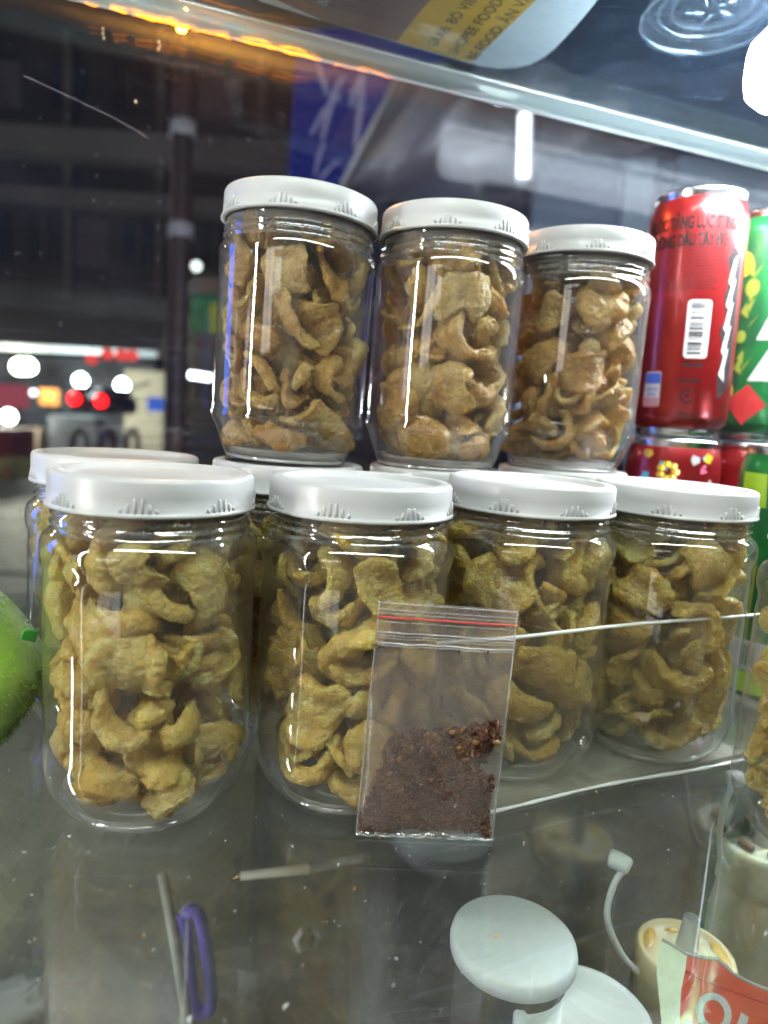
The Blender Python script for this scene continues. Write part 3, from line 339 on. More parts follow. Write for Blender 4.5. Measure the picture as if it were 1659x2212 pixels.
'A4': [[0,-1.69,1.43,0.92,0.71,0.08,-0.51,0.49,2.05],[0,-1.94,-0.7,0.85,-0.48,0.35,-0.18,0.78,2.4],[3,0.29,2.02,0.75,0.2,0.39,0.18,0.88,2.27],[11,0.87,-1.88,0.6,0.17,-0.09,0.01,0.98,2.02],[0,-0.77,1.37,0.83,-0.43,-0.39,0.6,0.55,2.09],[12,-0.18,-1.78,1.91,0.31,0.12,0.61,0.72,3.05],[12,-0.51,-0.74,1.31,0.34,-0.01,0.06,0.94,2.95],[1,0.67,0.23,0.83,-0.43,0.42,0.62,-0.51,2.3],[10,1.91,-0.63,0.68,0.78,0.04,0.01,0.62,2.76],[13,-2.4,0.83,1.52,0.58,0.28,-0.41,0.64,1.85],[5,-0.52,-1.02,1.52,0.37,-0.14,-0.1,0.91,2.99],[7,0.95,1.53,1.07,0.45,0.26,0.23,0.82,2.5],[13,2.03,-0.46,2.2,0.73,-0.2,-0.43,0.49,2.87],[2,-0.05,1.04,2.13,0.43,-0.3,-0.34,0.78,2.16],[12,-1.37,1.49,2.51,0.42,-0.32,-0.56,0.64,2.29],[3,1.16,1.61,1.71,-0.38,0.57,-0.18,0.71,2.25],[14,0.73,1.98,2.65,0.14,-0.05,0.31,0.94,3.06],[3,-1.24,-1.49,1.8,0.74,-0.2,0.41,-0.5,2.36],[4,-0.21,-1.6,3.0,0.07,-0.16,0.32,0.93,2.45],[11,2.03,1.2,1.55,0.17,0.58,0.33,0.72,3.04],[6,0.28,-0.81,2.25,-0.16,0.46,0.8,-0.36,2.97],[0,-2.33,-0.61,2.35,0.74,0.17,0.47,0.44,2.31],[1,-1.32,-0.18,3.17,-0.28,0.5,-0.48,0.66,2.2],[10,-2.52,0.41,3.39,-0.47,0.46,-0.52,0.55,2.85],[3,0.53,0.64,3.34,0.3,-0.06,0.39,0.87,1.94],[8,1.98,0.1,3.29,-0.5,0.6,0.33,0.53,2.31],[2,1.54,-1.21,2.67,-0.18,0.67,0.72,-0.08,2.94],[1,1.34,1.77,4.05,0.2,-0.48,-0.2,0.83,2.99],[12,-0.95,2.22,3.02,0.09,-0.57,0.52,0.63,2.1],[12,-0.0,0.69,4.22,0.57,-0.58,0.25,0.53,1.9],[0,-1.88,1.07,4.91,-0.41,0.33,0.25,0.82,2.82],[7,-0.35,0.09,4.0,0.05,0.27,0.62,0.73,2.61],[0,1.81,-0.04,4.72,0.77,-0.57,-0.08,-0.27,2.11],[12,-1.42,-1.23,4.07,0.67,0.23,-0.03,0.71,2.46],[12,2.38,0.15,4.22,0.25,0.72,-0.27,-0.59,1.89],[0,0.32,-1.0,4.29,-0.25,-0.15,-0.51,0.81,2.71],[12,-0.05,1.97,4.93,0.11,0.79,-0.09,-0.59,2.48],[3,0.11,-2.58,4.45,0.12,-0.13,0.69,0.7,2.72],[10,-1.77,0.04,4.18,-0.49,0.17,0.52,0.68,1.92],[13,1.04,1.98,5.54,-0.48,-0.56,-0.13,0.67,2.64],[6,-2.4,-0.57,5.09,-0.41,0.35,0.68,-0.5,2.28],[0,-0.89,-2.16,5.49,-0.32,0.34,0.45,0.76,2.45],[8,0.36,1.77,5.11,0.84,-0.04,-0.35,-0.41,2.24],[0,1.84,-1.49,4.55,-0.29,-0.4,-0.15,0.86,2.62],[4,-0.5,0.33,4.86,-0.1,0.22,-0.52,0.82,2.54],[14,0.9,0.43,5.61,-0.29,-0.07,-0.14,0.94,2.6],[1,2.04,0.4,6.22,0.5,0.14,0.22,-0.83,1.88],[2,-1.66,1.63,5.61,0.46,0.23,-0.2,0.83,2.09],[11,-0.16,2.34,6.98,0.39,0.61,-0.52,-0.44,1.89],[10,0.27,0.6,6.21,-0.17,0.33,0.92,0.1,2.3],[10,-1.08,-0.2,5.86,-0.4,0.07,-0.54,0.74,2.42],[10,-1.42,1.22,5.99,0.34,0.2,0.66,0.64,1.95],[3,-2.1,-1.13,5.96,-0.41,0.41,0.81,-0.08,2.67],[11,-0.77,-1.25,6.07,0.5,0.54,0.02,0.68,2.43],[7,-1.7,0.72,6.83,0.78,-0.01,-0.12,0.61,2.45],[12,0.58,-1.67,5.84,0.32,0.43,0.35,0.77,2.58],[3,0.89,-0.96,6.41,0.16,0.23,0.34,0.9,3.02],[6,1.33,0.51,7.14,-0.35,-0.1,-0.18,0.91,2.57],[4,1.16,0.8,6.77,0.43,0.23,-0.17,0.86,1.92],[4,-1.09,2.01,6.68,-0.35,0.7,0.0,0.62,1.99],[3,2.04,-0.2,6.75,-0.25,-0.11,0.94,-0.18,2.7],[11,1.21,-0.32,8.14,-0.03,0.17,0.28,0.94,2.22],[12,-0.17,1.87,6.94,0.41,0.03,0.89,0.18,2.78],[13,2.23,-0.92,7.75,-0.35,0.74,0.49,0.28,2.46],[3,2.5,0.11,7.81,0.31,0.64,0.28,0.65,2.29],[0,0.31,-1.92,7.28,0.86,-0.43,0.06,-0.24,2.76],[11,1.95,1.73,7.55,0.56,-0.53,-0.29,-0.56,2.04],[12,-1.61,-1.67,7.59,0.21,0.36,0.63,0.65,2.17],[1,0.63,0.28,7.86,-0.03,0.15,-0.53,0.83,2.18],[5,-1.98,-0.95,8.0,0.14,0.78,0.46,0.41,2.34],[12,-1.68,-0.85,8.68,0.27,-0.38,0.63,-0.63,2.98],[0,1.22,-1.77,8.76,0.8,-0.36,-0.42,-0.22,2.86],[0,-1.33,0.87,7.97,0.03,-0.25,-0.25,0.93,2.87],[10,-2.58,0.31,8.85,0.42,-0.61,-0.26,0.62,2.62],[10,-1.96,1.95,8.31,0.68,-0.61,-0.2,0.36,1.81],[14,1.26,1.36,8.27,0.09,0.21,0.97,0.1,2.17],[2,-1.47,1.68,9.28,-0.3,0.14,-0.41,0.85,2.45],[10,-0.16,-2.5,9.06,0.38,-0.36,0.64,0.56,2.97],[7,-0.66,-1.57,9.26,-0.14,-0.03,0.42,0.9,2.27],[4,-0.38,2.05,9.02,0.55,-0.41,0.18,0.71,2.52],[2,1.22,0.44,9.23,0.36,-0.04,0.07,0.93,2.9],[14,-0.2,0.95,9.43,-0.44,0.26,-0.42,0.75,2.24],[3,-0.13,-1.07,9.54,-0.11,0.05,-0.65,0.75,2.77],[1,1.54,1.79,9.08,-0.06,0.59,0.7,-0.4,2.57]],
'B0': [[9,1.74,1.73,1.23,-0.43,0.82,0.17,0.32,2.0],[9,-0.87,1.67,0.72,0.56,-0.04,-0.12,-0.82,2.56],[15,0.14,-0.48,1.27,0.21,-0.21,0.14,0.94,3.02],[11,-1.97,0.31,0.66,0.59,0.07,-0.01,0.81,2.38],[11,-1.23,-1.57,0.7,0.12,0.1,0.01,0.99,2.52],[12,1.7,0.32,1.02,0.03,-0.47,-0.04,0.88,2.41],[7,-1.05,0.99,2.01,0.33,-0.23,0.18,0.9,2.88],[8,-0.05,1.35,1.26,0.58,-0.07,0.41,-0.7,2.48],[11,1.32,-1.29,0.82,0.65,-0.04,-0.11,-0.75,3.0],[7,-1.55,-0.32,0.83,-0.1,-0.31,0.84,0.43,2.21],[8,-0.25,-2.13,1.46,0.45,-0.07,0.41,0.79,2.46],[14,-0.37,-1.59,2.03,0.53,0.24,0.0,-0.81,2.46],[14,0.52,0.91,1.6,0.65,-0.09,0.37,0.66,2.69],[5,-0.48,0.29,1.42,0.23,-0.65,0.21,0.69,2.55],[8,-0.03,-0.63,1.29,-0.1,-0.11,0.87,-0.47,2.28],[12,1.28,0.54,2.42,0.19,0.35,0.84,-0.38,2.94],[4,-1.58,1.02,2.56,-0.44,-0.36,-0.48,0.66,2.56],[1,0.44,2.27,2.51,-0.18,0.17,0.78,0.57,2.25],[14,-0.78,1.92,2.1,-0.34,0.32,0.4,0.79,2.95],[8,0.99,1.57,2.02,0.37,-0.03,0.69,0.62,3.09],[15,-0.73,-0.41,2.34,-0.41,-0.52,-0.06,0.75,2.03],[8,0.71,-1.08,2.24,0.58,0.46,0.12,-0.66,2.22],[14,-2.01,0.63,2.51,0.05,-0.32,0.87,0.37,2.61],[1,-2.15,-0.86,2.58,0.52,0.33,-0.11,0.78,2.41],[6,-1.6,-0.42,3.11,-0.35,-0.34,0.77,0.41,2.96],[3,1.9,-0.79,3.18,0.45,-0.08,-0.61,0.65,2.46],[14,-0.74,-1.58,2.87,0.65,0.22,0.31,-0.66,2.56],[6,1.32,-1.24,2.74,-0.3,0.63,0.23,0.68,2.53],[8,-0.3,1.63,3.23,0.48,-0.3,-0.15,0.81,2.96],[5,0.15,-0.2,3.6,-0.39,-0.38,-0.17,0.82,2.48],[8,-1.79,1.75,3.67,0.46,0.61,0.22,0.61,2.64],[8,-1.59,0.76,4.09,0.59,-0.07,-0.03,0.81,2.09],[12,1.74,0.34,3.87,0.55,0.06,-0.05,0.83,2.83],[13,0.46,-2.48,3.18,-0.23,0.62,0.05,0.75,2.08],[0,1.0,-2.16,4.01,-0.16,-0.44,-0.21,0.86,2.02],[6,0.13,-1.23,3.61,-0.15,-0.48,0.5,0.7,2.71],[12,-0.23,1.58,4.17,-0.19,0.34,0.22,0.89,2.1],[4,1.2,1.4,4.47,0.01,-0.52,0.65,-0.56,2.75],[9,2.23,-1.21,4.43,0.62,-0.49,-0.44,0.44,2.37],[13,-1.03,-1.2,4.14,0.51,0.65,-0.14,-0.54,2.94],[5,-2.35,0.34,4.05,0.57,-0.33,-0.68,-0.31,2.09],[1,-2.25,-0.89,4.83,0.16,0.49,0.57,0.64,2.21],[12,0.18,-2.04,5.59,0.58,0.2,0.5,0.62,2.53],[3,-1.18,-2.09,5.42,0.12,0.45,-0.14,0.87,2.88],[8,0.15,2.32,5.43,0.1,-0.64,0.08,0.76,2.07],[15,-0.66,1.04,5.23,-0.47,-0.36,0.38,0.71,3.08],[8,-1.08,0.54,5.16,0.14,-0.42,0.12,0.89,2.65],[4,-1.08,-0.73,5.88,0.32,0.15,0.41,0.84,2.45],[12,0.34,-0.7,5.8,-0.04,-0.3,-0.63,0.72,2.69],[7,0.34,1.5,5.39,-0.02,-0.56,0.14,0.81,3.05],[6,-2.19,1.18,5.29,0.38,0.57,-0.32,0.66,2.23],[7,-1.5,1.85,5.79,0.11,-0.02,0.73,-0.68,2.17],[14,1.87,-1.15,5.45,0.63,0.13,-0.57,-0.51,2.34],[0,0.47,-2.03,6.55,0.04,0.04,0.73,-0.68,2.06],[7,-0.86,2.46,6.51,-0.04,-0.17,0.65,0.74,2.32],[3,1.91,-0.66,6.44,0.36,-0.13,0.17,0.91,2.57],[0,2.21,0.83,6.24,0.27,0.68,-0.51,0.46,2.18],[9,-1.28,0.92,6.09,0.15,-0.3,0.48,0.81,3.05],[6,1.31,0.2,7.34,0.12,0.32,0.57,0.75,2.97],[0,1.73,-1.49,7.77,0.75,-0.16,-0.53,-0.36,2.36],[13,1.57,0.78,6.67,0.59,0.31,0.57,-0.47,3.03],[9,-1.92,0.71,7.67,0.34,-0.33,0.68,0.56,2.15],[0,0.2,2.1,7.34,-0.2,0.38,-0.4,0.81,2.37],[5,0.24,-1.98,8.04,0.1,0.33,-0.35,0.87,2.92],[0,-0.78,-0.84,7.41,0.55,0.04,-0.08,0.83,2.81],[13,-2.44,-0.4,6.53,0.57,0.04,0.2,0.8,2.09],[7,1.0,1.47,8.02,0.03,0.14,-0.09,0.99,2.19],[15,-1.46,-1.61,7.68,-0.13,0.73,0.43,0.52,2.62],[15,0.57,-0.62,8.32,0.28,0.26,-0.52,0.77,2.93],[14,0.61,-1.76,9.05,0.51,-0.27,0.2,-0.79,2.53],[8,0.07,-1.85,8.8,0.46,0.23,0.1,0.85,2.67],[4,1.0,-0.81,8.83,-0.41,0.06,-0.15,0.9,2.02],[14,-0.38,0.43,8.12,-0.43,-0.15,0.72,-0.53,2.23],[6,0.58,2.06,8.16,0.57,-0.04,-0.6,0.56,2.67],[13,2.02,0.37,8.77,0.1,0.16,-0.03,0.98,2.13],[13,-1.63,-0.89,9.02,0.77,0.14,0.0,0.63,2.12],[11,-2.29,-0.15,9.11,-0.29,0.77,0.12,-0.56,2.12],[8,-2.52,0.45,8.24,0.58,-0.18,0.69,-0.4,2.72],[8,-0.47,-0.41,8.54,-0.2,-0.29,0.79,0.5,3.09],[0,-1.3,1.59,8.5,0.05,-0.67,-0.22,0.71,2.78],[7,1.52,1.49,9.21,0.41,0.19,-0.04,0.89,2.21],[6,-0.06,1.24,8.96,-0.17,0.68,0.61,-0.36,2.76],[4,1.68,0.29,9.3,0.51,0.01,-0.17,0.84,2.61],[11,1.38,-1.73,9.43,0.77,0.04,0.02,0.63,2.11]],
'B1': [[1,0.89,0.48,1.25,0.61,0.17,0.16,0.76,3.1],[8,-0.31,-0.1,1.18,0.36,0.65,-0.37,-0.56,2.34],[6,-0.63,-1.18,1.76,-0.21,-0.57,-0.29,0.74,3.08],[8,-0.78,-2.26,1.38,-0.18,0.1,0.59,0.78,2.58],[3,0.49,-1.31,1.74,-0.27,0.63,0.48,0.55,2.98],[8,-1.47,-0.9,1.19,-0.31,-0.37,-0.11,0.87,2.1],[3,1.95,-0.61,0.57,0.45,-0.4,0.63,-0.49,2.06],[7,-0.56,-1.94,0.98,0.44,0.01,0.38,0.81,2.48],[11,-2.13,0.37,0.6,-0.13,-0.58,0.79,0.16,2.02],[9,-0.96,0.8,0.84,-0.17,0.27,0.67,0.67,2.34],[6,0.93,1.8,0.66,-0.42,-0.19,-0.17,0.87,2.03],[7,1.66,-0.17,1.76,-0.29,0.07,0.47,0.83,2.9],[1,-0.64,-0.55,0.77,-0.35,0.36,0.7,-0.5,2.09],[9,-0.76,2.02,0.95,-0.18,0.17,0.85,0.47,2.61],[1,1.05,0.19,2.53,0.18,0.02,-0.47,0.86,3.06],[15,0.85,1.72,1.16,-0.09,0.01,-0.36,0.93,2.52],[4,-0.31,0.04,2.11,0.11,0.45,0.2,0.86,2.34],[1,-1.65,0.79,2.42,0.22,-0.61,0.07,0.76,2.94],[6,1.81,1.22,2.06,-0.03,0.71,0.32,0.62,2.81],[0,1.13,0.81,3.18,-0.36,0.44,0.65,-0.51,2.15],[7,0.29,-2.18,2.35,0.2,0.08,-0.68,0.7,2.47],[6,-1.63,-0.89,1.46,-0.01,-0.41,-0.48,0.78,2.39],[0,-1.79,-1.19,2.56,0.43,-0.0,0.77,0.47,2.88],[9,-0.38,1.44,2.72,0.67,-0.0,0.65,0.36,2.54],[4,1.91,-1.49,2.52,0.32,0.66,-0.36,0.57,2.46],[6,-1.85,1.85,3.16,0.37,0.65,-0.26,0.61,2.46],[9,0.38,2.41,2.7,0.43,-0.13,0.67,0.59,2.79],[15,0.57,-1.65,3.19,0.02,-0.56,0.25,0.79,3.07],[15,1.38,-1.87,2.82,-0.01,-0.45,0.56,0.69,2.7],[1,1.58,1.38,4.55,-0.31,-0.04,0.7,-0.65,2.47],[1,1.39,-1.79,4.68,0.64,-0.04,-0.37,-0.68,2.68],[8,1.74,-0.6,3.38,-0.4,-0.1,0.49,0.77,3.1],[0,-2.06,-0.0,3.5,0.61,-0.39,-0.26,-0.64,2.99],[7,2.16,1.16,2.85,0.52,0.21,-0.81,0.15,2.1],[4,-0.74,-2.61,2.76,0.14,0.12,0.7,0.69,2.27],[1,0.5,1.53,4.3,0.63,0.29,0.24,0.68,2.6],[9,-0.21,-2.47,4.26,-0.24,-0.16,-0.62,0.73,2.52],[8,1.95,-0.05,3.61,0.3,0.24,0.72,-0.57,2.47],[6,-0.82,2.23,3.5,0.42,0.82,-0.07,0.38,2.36],[13,1.54,0.87,5.43,-0.06,-0.1,0.52,0.85,2.91],[12,-0.34,-0.88,4.42,0.11,0.03,-0.01,0.99,2.58],[15,-1.16,-1.69,4.74,0.07,0.06,0.55,0.83,2.05],[1,1.19,-1.09,5.39,0.03,0.2,-0.34,0.92,2.63],[13,-1.8,1.1,5.36,0.68,0.35,-0.27,0.58,3.08],[0,-0.69,0.56,5.22,0.38,0.28,-0.45,0.76,2.41],[7,-0.64,1.98,5.27,0.53,-0.36,0.19,0.74,2.42],[8,-0.65,1.28,4.79,-0.23,0.58,-0.36,0.69,2.93],[4,-1.09,-1.69,5.33,-0.05,-0.44,-0.39,0.81,2.65],[6,-1.6,-1.62,5.41,-0.46,-0.04,0.82,-0.33,2.59],[5,1.25,1.9,5.92,0.3,-0.26,-0.36,0.84,2.2],[12,0.41,0.24,6.47,0.65,-0.34,-0.22,-0.65,2.61],[3,2.18,-1.25,6.18,0.12,-0.34,0.63,0.69,2.18],[13,-1.55,0.17,6.41,0.23,-0.05,0.55,0.8,2.63],[5,-0.04,1.78,6.53,-0.01,0.34,0.16,0.93,2.86],[5,0.17,-2.55,6.28,0.19,0.2,-0.55,0.79,2.09],[6,-1.7,1.89,7.13,0.26,-0.29,0.65,-0.65,2.84],[1,-1.1,-1.12,6.68,-0.37,-0.03,0.88,0.31,2.9],[0,-2.23,0.25,7.26,-0.46,-0.17,-0.53,0.69,2.09],[3,1.71,-0.78,6.61,-0.35,0.36,-0.31,0.81,2.91],[3,1.02,0.77,6.64,-0.13,0.73,0.66,0.06,2.06],[14,-1.11,1.4,7.5,0.07,0.83,0.1,0.54,3.03],[12,1.39,1.68,7.19,-0.13,0.2,0.35,0.91,2.36],[8,0.79,-2.02,6.8,-0.29,-0.24,0.91,-0.18,2.38],[3,0.45,0.82,8.08,0.42,0.41,0.81,-0.08,2.4],[7,1.88,0.18,7.45,0.54,-0.13,0.23,-0.8,2.31],[12,-0.77,-2.02,7.37,-0.04,-0.65,0.31,0.7,2.1],[6,-1.52,0.46,8.01,-0.12,0.62,0.71,-0.32,2.62],[14,1.7,1.39,7.93,0.51,0.5,-0.52,-0.47,2.09],[15,0.02,2.0,8.75,0.07,0.09,-0.36,0.93,2.44],[11,-0.06,2.39,7.35,-0.06,0.71,0.02,0.71,2.15],[12,1.94,-0.6,8.23,0.2,0.45,-0.23,0.84,2.68],[4,0.67,1.91,8.65,0.04,0.03,0.08,1.0,2.26],[6,-2.1,-0.68,7.98,0.73,-0.26,-0.25,-0.57,2.09],[9,-1.69,2.0,8.86,0.58,0.78,0.13,0.16,2.02],[0,0.71,-1.58,8.4,0.28,0.24,0.85,0.37,2.9],[3,-0.1,0.43,9.34,0.26,-0.22,-0.54,0.77,2.36],[6,-1.9,-0.7,8.62,0.39,-0.4,-0.52,0.64,2.91],[7,0.78,1.49,9.21,0.34,-0.06,-0.2,0.92,2.99],[5,-0.63,-2.54,8.4,-0.31,0.49,0.55,0.6,2.06],[5,1.68,-0.11,8.32,0.59,-0.18,-0.35,0.71,2.18],[0,-2.16,0.14,9.2,0.23,-0.41,0.88,0.05,2.11],[12,-0.92,-0.54,8.9,-0.46,-0.26,0.59,0.61,2.19],[3,1.8,-0.37,9.34,-0.46,0.16,-0.21,0.85,2.28],[15,-0.59,-1.9,9.06,0.23,0.03,-0.52,0.82,2.22]],
'B2': [[8,0.9,0.03,0.58,0.65,0.25,0.1,-0.71,2.53],[13,2.06,-0.36,1.27,0.64,0.35,-0.27,0.63,2.51],[8,-1.77,-1.29,1.38,0.28,0.78,0.14,-0.54,2.71],[13,-0.35,2.01,0.99,-0.09,0.56,0.17,0.81,2.42],[0,-0.71,-0.29,1.16,-0.29,0.39,-0.13,0.86,2.71],[12,-0.48,-1.48,2.13,0.2,0.45,-0.35,0.8,3.08],[9,0.64,-1.82,0.93,0.13,-0.34,-0.37,0.86,2.59],[4,-2.34,0.05,2.02,-0.26,-0.63,0.15,0.72,2.39],[3,-1.71,0.66,0.73,-0.28,-0.46,0.72,0.43,2.57],[12,-1.33,0.83,2.51,0.51,0.16,0.76,0.37,2.56],[7,-2.44,0.85,1.52,0.26,0.61,-0.02,0.75,2.32],[8,1.82,-1.14,1.65,-0.24,-0.19,0.21,0.93,2.21],[6,0.42,-0.2,2.3,-0.11,0.63,0.05,0.77,2.78],[1,1.52,-1.19,2.46,0.5,-0.31,0.26,0.77,2.55],[5,-1.6,-0.89,2.5,-0.28,-0.4,-0.28,0.83,2.28],[4,1.24,0.73,1.24,-0.09,0.29,0.53,0.79,2.84],[8,0.78,-0.7,3.04,0.37,0.09,-0.07,0.92,3.01],[7,-1.33,-1.33,3.17,0.77,0.2,-0.33,0.5,2.64],[6,-2.39,0.51,2.64,-0.14,0.74,-0.09,-0.66,2.06],[8,-1.25,2.13,1.87,0.36,0.32,0.63,-0.61,2.6],[12,-0.54,0.49,2.41,-0.23,-0.05,-0.08,0.97,2.71],[6,-1.77,-1.24,2.4,0.16,-0.46,-0.57,0.66,2.89],[5,-2.49,-0.6,3.12,0.39,-0.48,0.61,-0.5,2.17],[0,0.94,1.7,1.79,0.02,0.5,0.6,0.62,2.95],[7,-0.45,-1.58,3.38,0.01,0.21,-0.42,0.89,2.62],[5,0.34,1.72,3.19,0.48,-0.09,-0.19,0.85,2.48],[6,0.48,-2.27,2.58,0.49,0.45,-0.35,0.66,2.01],[5,0.55,0.45,3.77,0.41,-0.32,0.16,0.84,2.2],[15,1.7,0.92,2.02,0.06,0.69,-0.45,-0.56,2.31],[8,2.27,0.18,3.19,0.48,0.46,0.52,0.53,3.02],[12,1.8,0.1,3.51,0.72,-0.1,0.0,0.69,2.42],[5,0.8,1.15,3.65,0.59,-0.15,-0.0,-0.8,2.6],[0,-1.49,-1.63,4.42,0.28,0.45,0.73,0.42,2.7],[0,1.98,-1.1,4.95,-0.06,-0.53,0.4,0.75,2.84],[4,1.41,1.82,3.31,-0.17,-0.08,-0.26,0.95,2.17],[1,1.44,0.93,5.23,0.05,-0.21,-0.1,0.97,2.14],[15,2.21,0.6,4.41,0.49,0.58,-0.38,-0.53,2.74],[9,0.7,-2.5,3.77,0.62,0.5,0.39,-0.45,2.18],[3,0.57,1.52,4.32,-0.34,-0.05,0.07,0.94,3.04],[5,-1.96,-0.21,3.97,0.31,0.42,-0.47,0.71,2.42],[4,0.61,-1.11,4.64,0.5,-0.2,-0.03,0.84,2.81],[0,-1.35,1.8,3.58,-0.04,0.8,0.37,0.47,2.24],[8,-0.4,2.12,3.67,0.31,0.07,0.92,-0.21,2.32],[11,-2.28,0.76,4.91,0.74,0.27,0.61,-0.02,3.01],[7,1.09,-0.02,5.39,-0.08,-0.46,0.12,0.88,2.2],[1,0.28,2.29,5.59,0.2,0.49,0.64,-0.56,2.46],[5,0.57,-0.6,5.11,0.69,-0.14,-0.36,0.61,3.02],[9,-0.11,-0.65,5.45,-0.32,0.7,-0.56,0.32,2.25],[5,0.59,-1.7,5.55,-0.24,-0.28,0.08,0.93,2.69],[12,-1.28,1.67,5.41,-0.32,0.68,-0.29,-0.59,2.19],[7,-0.66,0.45,5.52,0.71,-0.05,-0.41,-0.56,2.23],[6,-1.06,-0.44,5.16,0.52,-0.48,0.21,-0.68,2.26],[6,0.47,-2.12,6.31,0.07,-0.35,0.47,0.81,3.01],[9,-2.49,-0.69,5.61,0.51,-0.17,-0.73,0.42,2.11],[6,-0.83,-1.45,6.16,0.37,0.04,-0.39,0.84,2.56],[8,-1.37,-1.45,5.59,0.59,0.22,0.16,0.76,2.2],[7,-0.26,1.71,5.75,0.44,-0.23,-0.22,0.84,2.23],[13,1.27,1.94,6.24,-0.12,-0.54,0.47,0.69,2.06],[3,1.38,0.53,6.57,-0.06,0.14,0.74,-0.65,2.28],[8,0.73,-0.55,6.33,-0.27,-0.22,-0.13,0.93,2.04],[12,1.89,-0.94,7.16,-0.46,-0.32,0.61,0.56,2.15],[8,-0.9,0.2,6.57,0.14,0.65,-0.2,0.72,2.37],[7,-1.43,1.23,6.89,0.28,0.62,-0.54,-0.5,2.73],[3,-2.22,1.11,7.13,-0.4,0.67,0.08,-0.62,2.23],[11,-2.42,0.02,6.71,-0.05,0.62,0.73,-0.28,2.23],[8,-0.51,1.73,6.87,0.35,0.61,0.24,0.67,2.91],[9,-1.35,-1.64,6.97,0.03,0.34,-0.4,0.85,2.85],[0,0.28,-0.61,7.34,0.52,-0.23,0.15,-0.81,2.69],[6,0.12,1.86,7.29,0.73,-0.01,-0.22,0.64,2.39],[3,1.5,-0.94,8.18,0.22,0.32,0.85,-0.35,2.28],[6,-0.79,0.28,7.98,0.7,-0.12,-0.07,-0.7,2.9],[14,-0.34,-2.41,7.61,0.05,-0.07,-0.6,0.79,2.69],[9,-1.2,1.87,9.13,-0.31,0.7,-0.59,-0.26,2.12],[13,-0.87,0.72,8.68,-0.17,0.64,0.26,0.7,2.05],[6,-0.81,-0.43,9.04,0.74,0.14,-0.15,-0.64,2.05],[1,-1.95,1.34,8.64,-0.1,0.53,-0.37,0.76,2.32],[9,1.97,1.14,7.43,0.31,0.35,0.29,0.84,2.71],[6,0.12,2.17,8.49,0.17,0.54,-0.27,0.78,2.34],[6,0.36,-2.05,8.57,-0.15,0.02,-0.67,0.72,3.06],[6,-2.15,-0.48,8.34,-0.31,-0.51,0.04,0.8,2.45],[1,0.79,0.78,8.93,0.43,0.21,0.53,0.7,3.06],[8,-0.45,-1.2,8.95,0.51,0.24,-0.28,-0.77,2.9],[12,1.93,1.02,8.8,-0.08,0.04,-0.03,0.99,2.28],[8,-1.48,-1.11,9.33,0.55,-0.07,-0.01,0.83,2.67]],
}

# ------------------------------------------------------------------ lamps of the stall and an added overhead tube (the case is lit by its own white LED lamps)
M_LED = emis('led_white', (.86, .93, 1.0), 105)
M_LED2 = emis('led_white_front', (1.0, .97, .92), 130)
M_HOUSING = pbr('lamp_housing', (.75, .76, .78), .35)
def batten(name, center, length, w, h, mat, label, rotz=0.0, roty=0.0, rad_=.008, caps=(-1, 1)):
    r = empty(name, center, (0, roty, rotz)); tag(r, label, 'lamp')
    v, f = rbox(length, w, h, min(rad_, h * .45, w * .45)); link('diffuser', mesh('diffuser', v, f, mat), r)
    for s in caps:
        v, f = rbox(.012, w * 1.06, h * 1.06, .002); link('end_cap', mesh('end_cap', v, f, M_HOUSING), r, (s * (length / 2 + .006), 0, 0))
    v, f = box(.02 if len(caps) < 2 else 0, 0, h / 2 + .004, length - (.04 if len(caps) < 2 else 0), w * .7, .007); link('housing', mesh('housing', v, f, M_HOUSING, False), r)
    return r
p = atd(1636, 128, .30)
lampA = p + E1 * .250
batten('led_lamp', (lampA.x, lampA.y, lampA.z), .50, .030, .036, M_LED, 'glowing white LED lamp at the upper right edge under the glass shelf', math.atan2(E1.y, E1.x), 0, .014, (1,))
batten('led_tube', (-.62, -.16, .22), .56, .034, .030, M_LED2, 'upright white LED tube at the front left of the case beside the viewer', 0, rad(90))
batten('added_front_tube', (.16, -.16, .74), 1.1, .045, .04, emis('added_front_tube_white', (1.0, .97, .90), 56), 'added unseen white tube above the viewer that brightens the jar fronts', rad(6))  # unseen tube added to brighten the jar fronts

